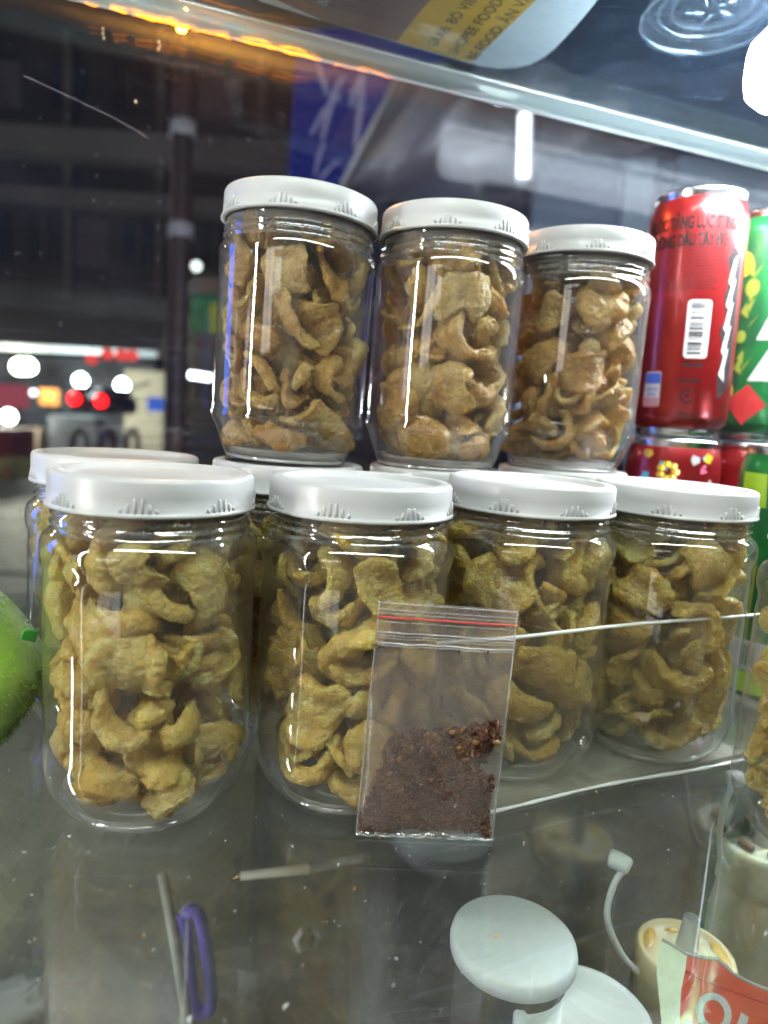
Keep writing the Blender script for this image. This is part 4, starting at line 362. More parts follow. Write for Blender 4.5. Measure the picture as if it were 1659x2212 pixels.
# ------------------------------------------------------------------ materials
def rind_mat(name, cols, spot, sss):
    t = NT(name); oi = t.n('ObjectInfo'); v = t.coord()
    v2 = t.n('VectorMath', operation='ADD'); t.set(v2, 0, v)
    sc_ = t.n('VectorMath', operation='SCALE'); t.set(sc_, 0, oi.outputs['Location']); sc_.inputs['Scale'].default_value = 60
    t.set(v2, 1, sc_.outputs[0]); v2 = v2.outputs[0]
    base = t.ramp(oi.outputs['Random'], [(i / (len(cols) - 1), c) for i, c in enumerate(cols)])
    n1 = t.noise(v2, 2.6, 5); n2 = t.noise(v2, 9, 6, .65); n3 = t.noise(v2, 30, 4, .6)
    c = t.mixc(t.ramp(n1, [(.38, (0, 0, 0)), (.62, (1, 1, 1))]), base, t.mixc(.5, base, spot, 'MULTIPLY'))
    c = t.mixc(t.math('MULTIPLY', t.ramp(n2, [(.5, (0, 0, 0)), (.75, (1, 1, 1))]), .55), c, spot)
    hi = t.mixc(.5, c, (1, .95, .70), 'SCREEN')
    c = t.mixc(t.math('MULTIPLY', t.ramp(n2, [(.25, (1, 1, 1)), (.45, (0, 0, 0))]), .45), c, hi)
    vo = t.n('TexVoronoi', feature='F1', ins={'Vector': v2, 'Scale': 11}).outputs['Distance']
    vo2 = t.n('TexVoronoi', feature='F1', ins={'Vector': v2, 'Scale': 34}).outputs['Distance']
    b = t.n('BsdfPrincipled', ins={'Roughness': .34}); t.set(b, 'Base Color', c)
    t.set(b, 'Roughness', t.ramp(n3, [(.3, (.14, .14, .14)), (.7, (.50, .50, .50))]))
    b.inputs['Subsurface Weight'].default_value = sss; b.inputs['Subsurface Radius'].default_value = (1, .66, .22); b.inputs['Subsurface Scale'].default_value = .0055
    b.inputs['Specular IOR Level'].default_value = .6
    h = t.math('ADD', t.math('ADD', t.math('MULTIPLY', t.math('MULTIPLY', vo, vo), -1.2), t.math('MULTIPLY', vo2, -.45)), t.math('ADD', t.math('MULTIPLY', n2, .8), t.math('MULTIPLY', n3, .55)))
    nb = t.bump(h, .95, .0012); t.set(b, 'Normal', nb)
    b.inputs['Coat Weight'].default_value = .35; b.inputs['Coat Roughness'].default_value = .18
    tl = t.n('BsdfTranslucent'); t.set(tl, 'Color', t.mixc(.35, c, (1, .78, .30), 'SCREEN')); t.set(tl, 'Normal', nb)
    return t.surf(t.mixs(.45, b.outputs[0], tl.outputs[0]))
M_RIND_A = rind_mat('pork_rind_pale', [(.88, .73, .24), (.86, .67, .19), (.90, .79, .32), (.84, .60, .15), (.89, .77, .30)], (.72, .45, .05), .55)
M_RIND_B = rind_mat('pork_rind_brown', [(.68, .45, .13), (.58, .34, .08), (.78, .58, .22), (.60, .38, .12), (.84, .68, .32)], (.55, .31, .08), .45)
M_JAR = film('clear_plastic_jar', .10, .03, .045, (.86, .84, .80), (.985, .99, .985), .45, 38, (1, 1, .12), .0006, streak=.05)
M_NECK = film('clear_plastic_neck', .12, .05, .16, (.8, .78, .74), (.97, .97, .96), .3, 60, (1, 1, 1), .0005)
M_JAR_BRIGHT = film('clear_plastic_jar_base', .28, .05, .40, (.9, .92, .9), (.97, .98, .97), .5, 60, (1, 1, 1), .0006)  # white haze puts the brightness of light refracted in the base into the plastic
M_LID = pbr('white_plastic_lid', (.50, .50, .49), .33, sss=.15, ssr=.002, bumps=.10, bscale=160, bdist=.0003, var=.10, vscale=45, rvar=.2)

# ------------------------------------------------------------------ jars
def ring(prof, z, r0, amp, h):
    prof += [(r0, z - h), (r0 + amp, z - h * .4), (r0 + amp, z + h * .4), (r0, z + h)]
PROF_A = [(.0, .0028), (.010, .0026), (.017, .0016), (.0205, .0004), (.0232, .0), (.0262, .0012), (.0290, .0038), (.0318, .0078), (.0337, .0125), (.03455, .0175), (.0346, .021), (.0343, .0235), (.0341, .026),
          (.0341, .05), (.0341, .078), (.0338, .0825), (.0339, .0845), (.0347, .0868), (.0350, .0895), (.0348, .0925), (.0338, .0950), (.0318, .0968), (.0309, .0976)]
ring(PROF_A, .0992, .0307, .0011, .0008); ring(PROF_A, .1022, .0307, .0010, .0007); PROF_A += [(.0305, .1045), (.0305, .1120)]
PROF_B = [(.0, .0030), (.012, .0026), (.020, .0014), (.0245, .0002), (.0262, .0), (.0272, .0010), (.0280, .0030), (.0322, .0140), (.0337, .0168), (.0341, .0180), (.0341, .0195), (.0335, .0208),
          (.0336, .024), (.0338, .05), (.0338, .080), (.0340, .0838), (.0342, .0862), (.0339, .0890), (.0325, .0912), (.0316, .0922)]
ring(PROF_B, .0940, .0316, .0009, .0007); ring(PROF_B, .0968, .0314, .0008, .0006); PROF_B += [(.0314, .1000), (.0312, .1080)]
def lid_mesh(R, h):
    prof = [(.0, h - .0022), (R * .60, h - .0022), (R * .80, h - .0021), (R * .845, h - .0019), (R * .86, h - .0004), (R * .88, h), (R * .955, h), (R * .985, h - .0004), (R, h - .0014),
            (R * 1.002, h * .5), (R * 1.006, .0016), (R * 1.022, .0011), (R * 1.028, .0006), (R * 1.024, .0), (R * .97, .0)]
    v, f = lathe(prof, 96); return mesh('lid', v, f, M_LID)
def rib_mesh(R, h):
    parts = []
    for g in range(8):
        a0 = 2 * math.pi * g / 8
        for k in range(6):
            a = a0 + (k - 2.5) * .062; hh = (.0014, .0026, .0040, .0040, .0026, .0014)[k] * (1.15 if g % 2 else 1)
            M = Matrix.Rotation(a, 4, 'Z') @ Matrix.Translation((R * 1.004, 0, .0013 + hh / 2))
            parts.append(xf(rbox(.0010, .0011, hh, .0003, 1), M))
    v, f = merge(*parts); return mesh('grip_ribs', v, f, M_LID)
LID_A = (lid_mesh(.0326, .0115), rib_mesh(.0326, .0115)); LID_B = (lid_mesh(.0331, .0118), rib_mesh(.0331, .0118))
NECK_A = mesh('jar_neck', *lathe([(r_ + .0002, z_) for r_, z_ in PROF_A if .0960 < z_ < .1048], 128), M_NECK); NECK_B = mesh('jar_neck', *lathe([(r_ + .0002, z_) for r_, z_ in PROF_B if .0905 < z_ < .1012], 128), M_NECK)
M_BRIM = film('thick_plastic_rim', .35, .06, .65, (.9, .92, .9), (1, 1, 1))
RIM_A = mesh('foot_ring', *tube([(.0233 * math.cos(a), .0233 * math.sin(a), .0010) for a in np.linspace(0, 2 * math.pi, 73)], .0011, 8, False), M_BRIM); RIM_B = mesh('foot_ring', *tube([(.0262 * math.cos(a), .0262 * math.sin(a), .0008) for a in np.linspace(0, 2 * math.pi, 73)], .0007, 8, False), M_BRIM)
BODY_A = mesh('jar_body', *lathe(PROF_A, 128), M_JAR); BODY_B = mesh('jar_body', *lathe(PROF_B, 128), M_JAR)
FOOT_A = mesh('jar_foot', *lathe([(.0, .0046), (.012, .0042), (.019, .0030), (.0228, .0020), (.0255, .0036), (.0282, .0066)], 96), M_JAR_BRIGHT)
FOOT_B = mesh('jar_foot', *lathe([(.0, .0050), (.012, .0044), (.021, .0028), (.0252, .0022), (.0272, .0050)], 96), M_JAR_BRIGHT)
# tamper beads: the little row of moulded beads round the shoulder
RINDS = [make_rind(k, 28) for k in range(len(KINDS))]
RINDS_LOW = [make_rind(k, 12) for k in range(len(KINDS))]
def rmesh(i, mat):
    v, f, _, _ = RINDS[i]; me = bpy.data.meshes.new('pork_rind')
    me.from_pydata(v.tolist(), [], f.tolist()); me.polygons.foreach_set('use_smooth', [True] * len(f)); me.materials.append(mat); return me
RM = {'A': [rmesh(i, M_RIND_A) for i in range(16)], 'B': [rmesh(i, M_RIND_B) for i in range(16)]}
SHAPE_WORDS = ['tightly curled crescent', 'fat twisted crescent', 'closed hook-shaped curl', 'slim twisted curl', 'bent square chip', 'dished square chip', 'curved flat chip', 'saddle-shaped chip', 'rolled rectangular chip',
               'round puffy lump', 'puffy oval lump', 'small puffed nugget', 'hollow rolled ring', 'open rolled tube', 'cupped twisted chip', 'thin folded sheet']
STUFF = []      # pieces at the back of the jars, joined at the end
jars = []; SEEN = {}
def make_jar(kind, x, y, z, label, pack, spin, where, individual, tilt=(0, 0), group='jars of pork rinds on the shelf'):
    r = empty('snack_jar', (x, y, z), (rad(tilt[0]), rad(tilt[1]), 0)); tag(r, label, 'jar', group)
    body, foot, (lid, ribs), lz = (BODY_A, FOOT_A, LID_A, .1044) if kind == 'A' else (BODY_B, FOOT_B, LID_B, .1008)
    link('jar_body', body, r); link('jar_foot', foot, r); link('jar_neck', NECK_A if kind == 'A' else NECK_B, r); link('foot_ring', RIM_A if kind == 'A' else RIM_B, r)
    l = link('lid', lid, r, (0, 0, lz)); l.rotation_euler.z = spin * 1.7 + .3
    link('grip_ribs', ribs, l, kind='stuff')
    M = Matrix.Translation((x, y, z)) @ Matrix.Rotation(rad(tilt[1]), 4, 'Y') @ Matrix.Rotation(rad(tilt[0]), 4, 'X') @ Matrix.Rotation(spin, 4, 'Z')
    items = []
    for k, px, py, pz, a, b, c, d, L in PACKS[pack]:
        P = M @ Matrix.Translation((px / 100, py / 100, pz / 100 + .0035)) @ Vector((a, b, c, d)).normalized().to_tuple() if False else None
        from mathutils import Quaternion
        Q = Quaternion((a, b, c, d)).normalized()
        W = M @ Matrix.Translation((px / 100 * (1.04 if kind == 'A' else 1.03), py / 100 * (1.04 if kind == 'A' else 1.03), pz / 100 + (.0046 if kind == 'A' else .0035))) @ Q.to_matrix().to_4x4() @ Matrix.Scale(L * (.97 if kind == 'A' else .94) / 100, 4)
        w = W.translation; view = Vector((w.x, w.y, 0)).length; front = (Vector((x, y, 0)).length - view)
        items.append((front, k, W, w, L))
    items.sort(key=lambda t: -t[0])
    zmin, zmax = z, z + .1
    for i, (front, k, W, w, L) in enumerate(items):
        if i >= individual: STUFF.append((kind, k, W)); continue
        o = link('pork_rind', RM[kind][k]); o.matrix_world = W
        h = (w.z - z) / .098; lv = ['at the bottom', 'low down', 'halfway up', 'high up', 'at the top'][min(4, max(0, int(h * 5)))]
        side = w.x - x; sd = 'left side' if side < -.010 else 'right side' if side > .010 else 'middle'
        colw = 'pale yellow' if kind == 'A' else 'golden brown'
        lab = f'{SHAPE_WORDS[k]} {lv}, {sd} of {where}'
        if lab in SEEN:
            lab0 = lab; lab = lab0 + (', higher one' if w.z > SEEN[lab0].matrix_world.translation.z else ', lower one')
            if lab in SEEN: lab = lab0 + ', deeper inside'
        SEEN[lab] = o
        tag(o, lab, 'pork rind', 'pork rind pieces in the ' + where.replace('the ', '', 1))
    return r
G = 'jars of pork rinds on the shelf'
make_jar('A', -.0772, .2269, 0, 'big jar of pale pork rinds at the left end of the front row', 'A0', .4, 'first front jar', 40)
make_jar('A', -.0086, .2446, 0, 'front row jar of pork rinds behind the left edge of the spice bag', 'A1', 2.0, 'second front jar', 36)
make_jar('A', .0577, .2716, .0016, 'front row jar whose right half shows behind the clear lip, right of the spice bag', 'A2', 3.7, 'third front jar', 36)
make_jar('A', .1243, .2940, .0016, 'jar at the right end of the front row beside the green cans', 'A3', 5.1, 'fourth front jar', 36)
make_jar('A', .1665, .2255, 0, 'jar cut off by the right edge of the picture, nearest the squeeze bottles', 'A4', 1.1, 'jar at right picture edge', 12)
make_jar('A', -.1125, .2850, 0, 'white lidded jar half hidden behind the leftmost front jar', 'A4', 3.0, 'leftmost rear jar', 14)
make_jar('A', -.0432, .3005, 0, 'rear row jar that carries the tallest standing upper jar', 'A2', .9, 'second rear jar', 3)
make_jar('A', .0245, .3280, 0, 'rear row jar that carries the middle upper jar', 'A1', .2, 'third rear jar', 2)
make_jar('A', .0910, .3560, .0016, 'rear row jar that carries the right upper jar', 'A0', 2.2, 'fourth rear jar', 2)
UG = 'jars of pork rinds stacked on the rear row'
H1 = .1160
make_jar('B', -.0468, .3135, H1, 'left upper jar of golden brown pork rinds, first of the three stacked jars', 'B0', .7, 'left upper jar', 38, (0, 1.2), UG)
make_jar('B', .0222, .3267, H1, 'middle upper jar of golden brown pork rinds, between two other stacked jars', 'B1', 2.5, 'middle upper jar', 38, (0, .8), UG)
make_jar('B', .0905, .3562, H1 + .0016, 'right upper jar of golden brown pork rinds beside the red can', 'B2', 4.4, 'right upper jar', 38, (0, .3), UG)
V = []; F = []; MI = []; off = 0
for kind, k, W in STUFF:
    v, f, _, _ = RINDS_LOW[k]; A = np.array(W); V.append(v @ A[:3, :3].T + A[:3, 3]); F.append(f + off); off += len(v); MI += [0 if kind == 'A' else 1] * len(f)
me = bpy.data.meshes.new('pork_rinds'); me.from_pydata(np.concatenate(V).tolist(), [], np.concatenate(F).tolist())
for s_ in ('A', 'B'):
    pass
def rest_mat(src, name):
    m_ = src.copy(); m_.name = name; nt = m_.node_tree
    for nd in nt.nodes:     # joined pieces have metre-sized object coordinates: bring the pattern to the same real size
        if nd.type == 'MAPPING': nd.inputs['Scale'].default_value = (38, 38, 38)
    return m_
me.materials.append(rest_mat(M_RIND_A, 'pork_rind_pale_rest')); me.materials.append(rest_mat(M_RIND_B, 'pork_rind_brown_rest'))
me.polygons.foreach_set('material_index', MI); me.polygons.foreach_set('use_smooth', [True] * len(MI))
o = link('pork_rind_filling', me); tag(o, 'heaped pork rind pieces at the back of all the jars', 'pork rinds', None, 'stuff')

# ------------------------------------------------------------------ the case: glass shelves, steel, clear lip
M_GLASS_SHELF = film('scratched_clear_shelf', .10, .012, .024, (.55, .60, .58), (.93, .96, .94), .12, 6, (1, 1, 1), .0006, .20, 110)
M_GLASS_TOP = film('smeared_glass_shelf', .09, .06, .016, (.30, .48, .80), (.88, .94, .95), .15, 8, (1, 1, 1), .0006, .35, 40)
M_EDGE = pbr('frosted_glass_edge', (.80, .92, .92), .25, sss=.5, ssr=.01, bumps=.6, bscale=90, bdist=.001, coat=.6, stretch=(.15, 1, 1), var=.5, vscale=30)
M_PANE = film('rear_glass_pane', .06, .008, .012, (.30, .30, .44), (.93, .95, .97), 0, 6, (1, 1, 1), .0006, .20, 18)
M_STEEL = NT('brushed_steel'); t = M_STEEL; v = t.coord((1, 30, 30), rot=(0, 0, rad(-19)))
b = t.n('BsdfPrincipled', ins={'Metallic': .8, 'Roughness': .26}); t.set(b, 'Base Color', t.mixc(t.noise(v, 30, 3), (.58, .59, .57), (.75, .76, .74)))
t.set(b, 'Roughness', t.ramp(t.noise(v, 60, 5), [(.3, (.24, .24, .24)), (.7, (.46, .46, .46))])); t.set(b, 'Normal', t.bump(t.noise(v, 90, 3), .08, .0004)); M_STEEL = t.surf(b.outputs[0])
M_STEEL_D = pbr('dull_steel', (.30, .29, .31), .13, .97, var=.3, vscale=14, bumps=.10, bscale=18, bdist=.003, rvar=.12, stretch=(1, 1, .4))

M_STEEL_F = pbr('greasy_steel_floor', (.42, .40, .34), .28, .5, var=.5, vscale=9, bumps=.10, bscale=18, bdist=.003, rvar=.12)
def slab_rot(name, c, sx, sy, sz, mat, rot=rad(19), parent=None, kind=None, bev=0):
    v, f = box(0, 0, 0, sx, sy, sz) if not bev else rbox(sx, sy, sz, bev)
    o = link(name, mesh(name, v, f, mat, False), parent, c, kind); o.rotation_euler.z = rot; return o
# lower shelf: 5 mm clear sheet, top face at z=0
o = slab_rot('clear_shelf', (.06, .24, -.0026), 1.5, .62, .005, M_GLASS_SHELF); tag(o, 'scratched clear plastic shelf that carries the jars', 'shelf')
# steel deck behind the lower cabinet's rear wall, just under the clear shelf
WALL_P = Vector((.1127, .2815, 0))
r = empty('steel_cabinet', (0, 0, 0)); tag(r, 'stainless steel lower cabinet seen through the clear shelf', 'cabinet')
c = WALL_P + E1 * .335 + E2 * .002 + Vector((0, 0, -.16)); slab_rot('rear_wall', c, .90, .003, .30, M_STEEL_D, parent=r)
c = WALL_P - E1 * .113 + E2 * .147 + Vector((0, 0, -.16)); slab_rot('partition_wall', c, .003, .287, .30, M_STEEL_D, parent=r)
c = WALL_P - E1 * .40 + E2 * .29 + Vector((0, 0, -.16)); slab_rot('rear_wall', c, .57, .003, .30, M_STEEL_F, parent=r)
c = WALL_P + E1 * .10 - E2 * .105 + Vector((0, 0, -.312)); slab_rot('cabinet_floor', c, 1.4, .80, .004, M_STEEL_F, parent=r)
c = WALL_P + E1 * .335 + E2 * .145 + Vector((0, 0, -.0085)); slab_rot('deck', c, .90, .29, .003, M_STEEL, parent=r)
for s in (1,):
    c = WALL_P - E2 * .25 + E1 * .8 * s + Vector((0, 0, -.16)); slab_rot('side_wall', c, .003, .52, .30, M_STEEL_D, parent=r)
# acrylic tray under the two right jars: milky floor and clear standing lip
M_TRAY = film('milky_acrylic', .08, .06, .42, (.62, .62, .55), (.95, .95, .9), .3, 30, (1, 1, 1), .001, .3, 60)
M_LIP = film('clear_acrylic_lip', .07, .02, .085, (.80, .78, .58), (.97, .97, .93), .05, 20, (1, 1, 1), .0005)
M_LIPEDGE = pbr('acrylic_edge', (.80, .82, .76), .2, sss=.4, ssr=.004, coat=.5)
r = empty('acrylic_tray', (0, 0, 0)); tag(r, 'low clear acrylic tray with a standing lip in front of the two right jars', 'tray')
pa = Vector((.020, .2172, 0)); pb = Vector((.1652, .2836, 0)); d = (pb - pa).normalized(); nrm = Vector((-d.y, d.x, 0))
v, f = extrude_poly([pa + nrm * .0012, pb + nrm * .0012, pb + nrm * .10, pa + nrm * .10 + d * .02], Vector((0, 0, .0014))); link('tray_floor', mesh('tray_floor', v, f, M_TRAY, False), r)
def lip_top(s): return .0655
n_ = 24; V = []; F = []
for i in range(n_ + 1):
    s = i / n_; P = pa.lerp(pb, s) - nrm * .0009 * math.sin(s * 9)
    for z in np.linspace(0, .0652, 9): V.append(P + Vector((0, 0, z)) + nrm * .0006 * math.sin(z * 60 + s * 5))
for i in range(n_):
    for j in range(8): F.append((i * 9 + j, (i + 1) * 9 + j, (i + 1) * 9 + j + 1, i * 9 + j + 1))
link('lip', mesh('lip', V, F, M_LIP), r)
link('lip_edge', mesh('lip_edge', *tube([V[i * 9 + 8] + Vector((0, 0, .0004)) for i in range(n_ + 1)], .00075, 8), M_LIPEDGE), r)
link('glue_seam', mesh('glue_seam', *tube([V[i * 9] + Vector((0, -.0006, .0006)) for i in range(n_ + 1)], [.0006 + .0004 * random.random() for _ in range(n_ + 1)], 6), M_LIPEDGE), r)
# upper glass shelf, its rear edge crossing the top of the picture
ea = onz(170, 0, .34); eb = onz(1659, 365, .34); d = (eb - ea).normalized(); nn = Vector((-d.y, d.x, 0))
ea2 = ea - d * .5; eb2 = eb + d * .35
r = empty('upper_glass_shelf', (0, 0, 0)); tag(r, 'smeared upper glass shelf with a bright rear edge crossing the top of the picture', 'shelf')
v, f = extrude_poly([ea2 - nn * .002, eb2 - nn * .002, eb2 - nn * .55, ea2 - nn * .55], Vector((0, 0, .007))); link('glass', mesh('glass', v, f, M_GLASS_TOP, False), r)
M_ = Matrix.Translation((ea2 + eb2) / 2 + Vector((0, 0, .0035))) @ Matrix.Rotation(math.atan2(d.y, d.x), 4, 'Z')
v, f = xf(rbox((eb2 - ea2).length, .0036, .0084, .0012), M_); link('edge', mesh('edge', v, f, M_EDGE), r)
v, f = xf(rbox((eb2 - ea2).length, .022, .0012, .0004), M_ @ Matrix.Translation((0, -.014, -.0040)))
link('edge_glow_strip', mesh('edge_glow_strip', v, f, film('pale_edge_glow', .12, .15, .42, (.62, .74, .76), (.9, .95, .95), .8, 120, (.2, 1, 1), .001)), r)  # pale strip puts light refracted at the rear edge into its colour
# rear pane of the case, standing right behind the shelf edge
pm = (ea2 + eb2) / 2 + nn * .012
v, f = box(0, 0, 0, 1.6, .003, .355); o = link('rear_pane', mesh('rear_pane', v, f, M_PANE, False), None, pm + Vector((0, 0, -.172))); o.rotation_euler.z = math.atan2(d.y, d.x)
tag(o, 'scratched clear rear pane of the case with the dark street behind it', 'glass pane')
# orange street light caught in the edge, imitated by an added amber bulb
"""amber"""
M_AMB = emis('amber_glow', (1, .33, .02), 60)
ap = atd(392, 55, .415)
r = empty('added_amber_bulb', ap); tag(r, 'added small amber bulb for the street light caught at the left of the upper shelf edge', 'lamp')
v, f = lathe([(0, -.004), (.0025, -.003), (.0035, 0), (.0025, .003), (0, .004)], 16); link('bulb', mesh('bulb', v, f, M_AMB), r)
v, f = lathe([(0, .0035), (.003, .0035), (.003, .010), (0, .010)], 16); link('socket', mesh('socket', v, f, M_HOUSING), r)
lt = bpy.data.lights.new('added_amber_light', 'POINT'); lt.energy = 1.6; lt.color = (1, .36, .04); lt.shadow_soft_size = .004
lo = bpy.data.objects.new('added_amber_light', lt); COL.objects.link(lo); lo.parent = r; lo.location = (.004, .004, .010)
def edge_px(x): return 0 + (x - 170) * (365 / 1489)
M_GLINT = emis('amber_glint', (1, .28, .01), 4.5)  # glowing lines draw the glint of street light on the glass edge
r = empty('amber_edge_glint', (0, 0, 0)); tag(r, 'glint of orange street light along the left half of the upper shelf edge, drawn as glowing lines', 'drawn glint')
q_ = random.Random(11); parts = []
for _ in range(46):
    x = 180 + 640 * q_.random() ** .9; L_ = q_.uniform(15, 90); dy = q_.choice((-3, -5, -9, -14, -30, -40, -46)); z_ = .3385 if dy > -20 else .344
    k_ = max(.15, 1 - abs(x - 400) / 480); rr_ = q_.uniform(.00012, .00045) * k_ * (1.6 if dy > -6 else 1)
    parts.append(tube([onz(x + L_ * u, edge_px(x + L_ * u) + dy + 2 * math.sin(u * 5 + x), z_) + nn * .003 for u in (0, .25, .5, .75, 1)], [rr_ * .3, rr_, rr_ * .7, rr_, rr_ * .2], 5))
link('glowing_line', mesh('glowing_line', *merge(*parts), M_GLINT), r, kind='stuff')
# dried specks on the pane
def pane_pt(px, py):
    v_ = ray(px, py); n3 = nn; t_ = ((pm - nn * .0025) - Vector((0, 0, CZ))).dot(n3) / v_.dot(n3); return v_ * t_ + Vector((0, 0, CZ))
SPN = ['top one of the left three', 'middle one of the left three', 'lowest of the left three', 'top one of the right three', 'middle one of the right three', 'lowest of the right three', 'alone below the others']
M_SPECK = pbr('dried_speck', (.75, .55, .32), .5)
for (x, y) in ((222, 62), (222, 72), (224, 82), (343, 90), (345, 99), (342, 106), (293, 219)):
    v, f = rbox(.0012, .0006, .0016, .0003, 1); o = link('dried_speck', mesh('speck', v, f, M_SPECK), None, pane_pt(x, y))
    tag(o, 'tiny dried glue speck on the dark rear pane, ' + SPN.pop(0), 'speck', 'dried specks on the rear pane')
pts = [pane_pt(x, y) for x, y in ((50, 163), (110, 190), (190, 228), (260, 262), (320, 298))]
o = link('scratch', mesh('scratch', *tube(bez(pts, 6), .00011, 5), pbr('scratch_white', (.35, .3, .34), .3))); tag(o, 'long thin diagonal scratch on the dark rear pane', 'scratch')

# ------------------------------------------------------------------ things on the upper shelf
ZS = .3475
def poly_on_shelf(pts, z): return [onz(x, y, z) for x, y in pts]
r = empty('menu_card', (0, 0, 0)); tag(r, 'white card with brown and ochre print lying on the upper glass shelf', 'card')
M_CARD = pbr('white_card', (.78, .80, .84), .5, var=.08, vscale=20)
M_BROWN = pbr('brown_print', (.34, .18, .12), .45, var=.15, vscale=30); M_OCHRE = pbr('ochre_print', (.90, .48, .04), .45, var=.1, vscale=30); M_INK = pbr('dark_ink', (.09, .075, .05), .5)
rc = [(540, -60), (560, 2), (700, 46), (858, 92), (1000, 133)] + [(1040, 143), (1080, 148), (1115, 147), (1145, 140), (1175, 124), (1200, 104), (1230, 72), (1262, 36), (1295, -5), (1380, -120), (1300, -260), (700, -260)]
v, f = extrude_poly(poly_on_shelf(rc, ZS + .0006), Vector((0, 0, .012))); link('board', mesh('board', v, f, M_CARD, False), r)
v, f = extrude_poly(poly_on_shelf([(575, -10), (700, 46), (857, 90), (905, 28), (942, -14), (1040, -130), (700, -200)], ZS + .0003), Vector((0, 0, .0002))); link('brown_print', mesh('brown_print', v, f, M_BROWN, False), r)
v, f = extrude_poly(poly_on_shelf([(858, 90), (1012, 133), (1022, 131), (1150, 8), (1262, -120), (1050, -130), (943, -14), (906, 28)], ZS + .00025), Vector((0, 0, .0002))); link('ochre_print', mesh('ochre_print', v, f, M_OCHRE, False), r)
def shelf_text(body, p0, p1, size_px_pt, mat, name='lettering', sx=1.0):
    a = onz(*p0, ZS); b_ = onz(*p1, ZS); ux = (b_ - a).normalized(); c_ = onz(*size_px_pt, ZS)
    up = Vector((-ux.y, ux.x, 0)); hgt = (c_ - a).dot(up)
    s = 1 if hgt > 0 else -1; up *= s; vf = text_flat(body, 1.0, 'LEFT', sx)
    k = abs(hgt) / .72
    V = [a + ux * (x * k) + up * ((y + .36) * k) + Vector((0, 0, -.0001)) for x, y in vf[0]]
    link(name, mesh(name, V, vf[1], mat, False), r)
shelf_text('GRAB: BÒ VIÊN', (942, 103), (1030, 2), (920, 97), M_INK, sx=.95)
shelf_text('SHOPEE FOOD: BÒ', (988, 118), (1098, -4), (966, 112), M_INK, sx=.95)
shelf_text('BE FOOD: ĂN VẶT', (1028, 131), (1158, -10), (1006, 125), M_INK, sx=.95)
shelf_text('Bò', (706, 14), (724, -14), (684, 8), pbr('pale_ink', (.7, .62, .6), .5))
# clear coffee-cup lid
cl = onz(1535, 48, ZS)
r = empty('clear_cup_lid', (cl.x, cl.y, ZS)); tag(r, 'clear round plastic cup lid lying on the upper shelf at the top right', 'lid')
M_CLR = film('ribbed_clear_plastic', .07, .08, .04, (.8, .86, .95), (.95, .97, 1), .2, 40)
v, f = lathe([(.030, 0), (.034, .0004), (.0345, .0022), (.0335, .0040), (.0325, .0042), (.0318, .0080), (.0300, .0085), (.0295, .0060), (.020, .0060), (.019, .0072), (.0185, .0060), (.010, .0058), (.0, .0058)], 72)
link('shell', mesh('shell', v, f, M_CLR), r)
M_CLR2 = film('clear_plastic_ring', .2, .1, .20, (.8, .88, .98), (.95, .97, 1))
for R_, z_ in ((.034, .002), (.0305, .0075), (.0255, .0062), (.019, .0068)):
    link('ring', mesh('ring', *tube([(R_ * math.cos(a), R_ * math.sin(a), z_) for a in np.linspace(0, 2 * math.pi, 61)], .0006, 6, False), M_CLR2), r)
for k in range(5):
    a = 1.2566 * k; link('embossed_mark', mesh('embossed_mark', *tube([(.004 * math.cos(a), .004 * math.sin(a), .0056), (.013 * math.cos(a + .3), .012 * math.sin(a + .3), .0056)], .0007, 6), M_CLR2), r)

# ------------------------------------------------------------------ cans
def can_mat(name, col, col2=None, vs=30):
    t = NT(name); b = t.n('BsdfPrincipled', ins={'Metallic': .5, 'Roughness': .32, 'Coat Weight': .3, 'Coat Roughness': .08})
    n = t.noise(t.coord(), vs, 3); t.set(b, 'Base Color', t.mixc(t.ramp(n, [(.45, (0, 0, 0)), (.55, (1, 1, 1))]), col, col2 or tuple(c * .8 for c in col)))
    t.set(b, 'Normal', t.bump(t.noise(t.coord((1, 1, .15)), 45, 3), .25, .0006)); return t.surf(b.outputs[0])
M_RED = can_mat('red_can_print', (.24, .010, .010)); M_REDD = can_mat('deep_red_can_print', (.24, .008, .010)); M_GRN = can_mat('green_can_print', (.012, .20, .045), (.01, .13, .04)); M_LIME = can_mat('lime_can_print', (.30, .50, .02))
M_ALU = pbr('bare_aluminium', (.72, .73, .75), .22, 1, bumps=.1, bscale=60); M_BLK = pbr('black_print', (.012, .006, .006), .6, spec=.2); M_BLUE = pbr('blue_print', (.05, .10, .42), .35)
M_WHT = pbr('white_print', (.48, .48, .48), .4); M_YEL = pbr('yellow_print', (.62, .42, .03), .35); M_SKY = pbr('sky_blue_print', (.10, .45, .65), .35); M_PINK = pbr('pink_print', (.65, .12, .22), .35); M_OLIVE = pbr('olive_print', (.22, .26, .03), .4)
M_GREYP = pbr('grey_print', (.42, .42, .42), .35); M_DRED = pbr('dark_red_print', (.035, .006, .008), .6, spec=.2); M_REDP = pbr('red_print', (.38, .02, .02), .35); M_LIMEP = pbr('lime_print', (.34, .55, .03), .35); M_DGRN = pbr('dark_green_print', (.012, .05, .025), .4)
CR, CH = .0268, .136
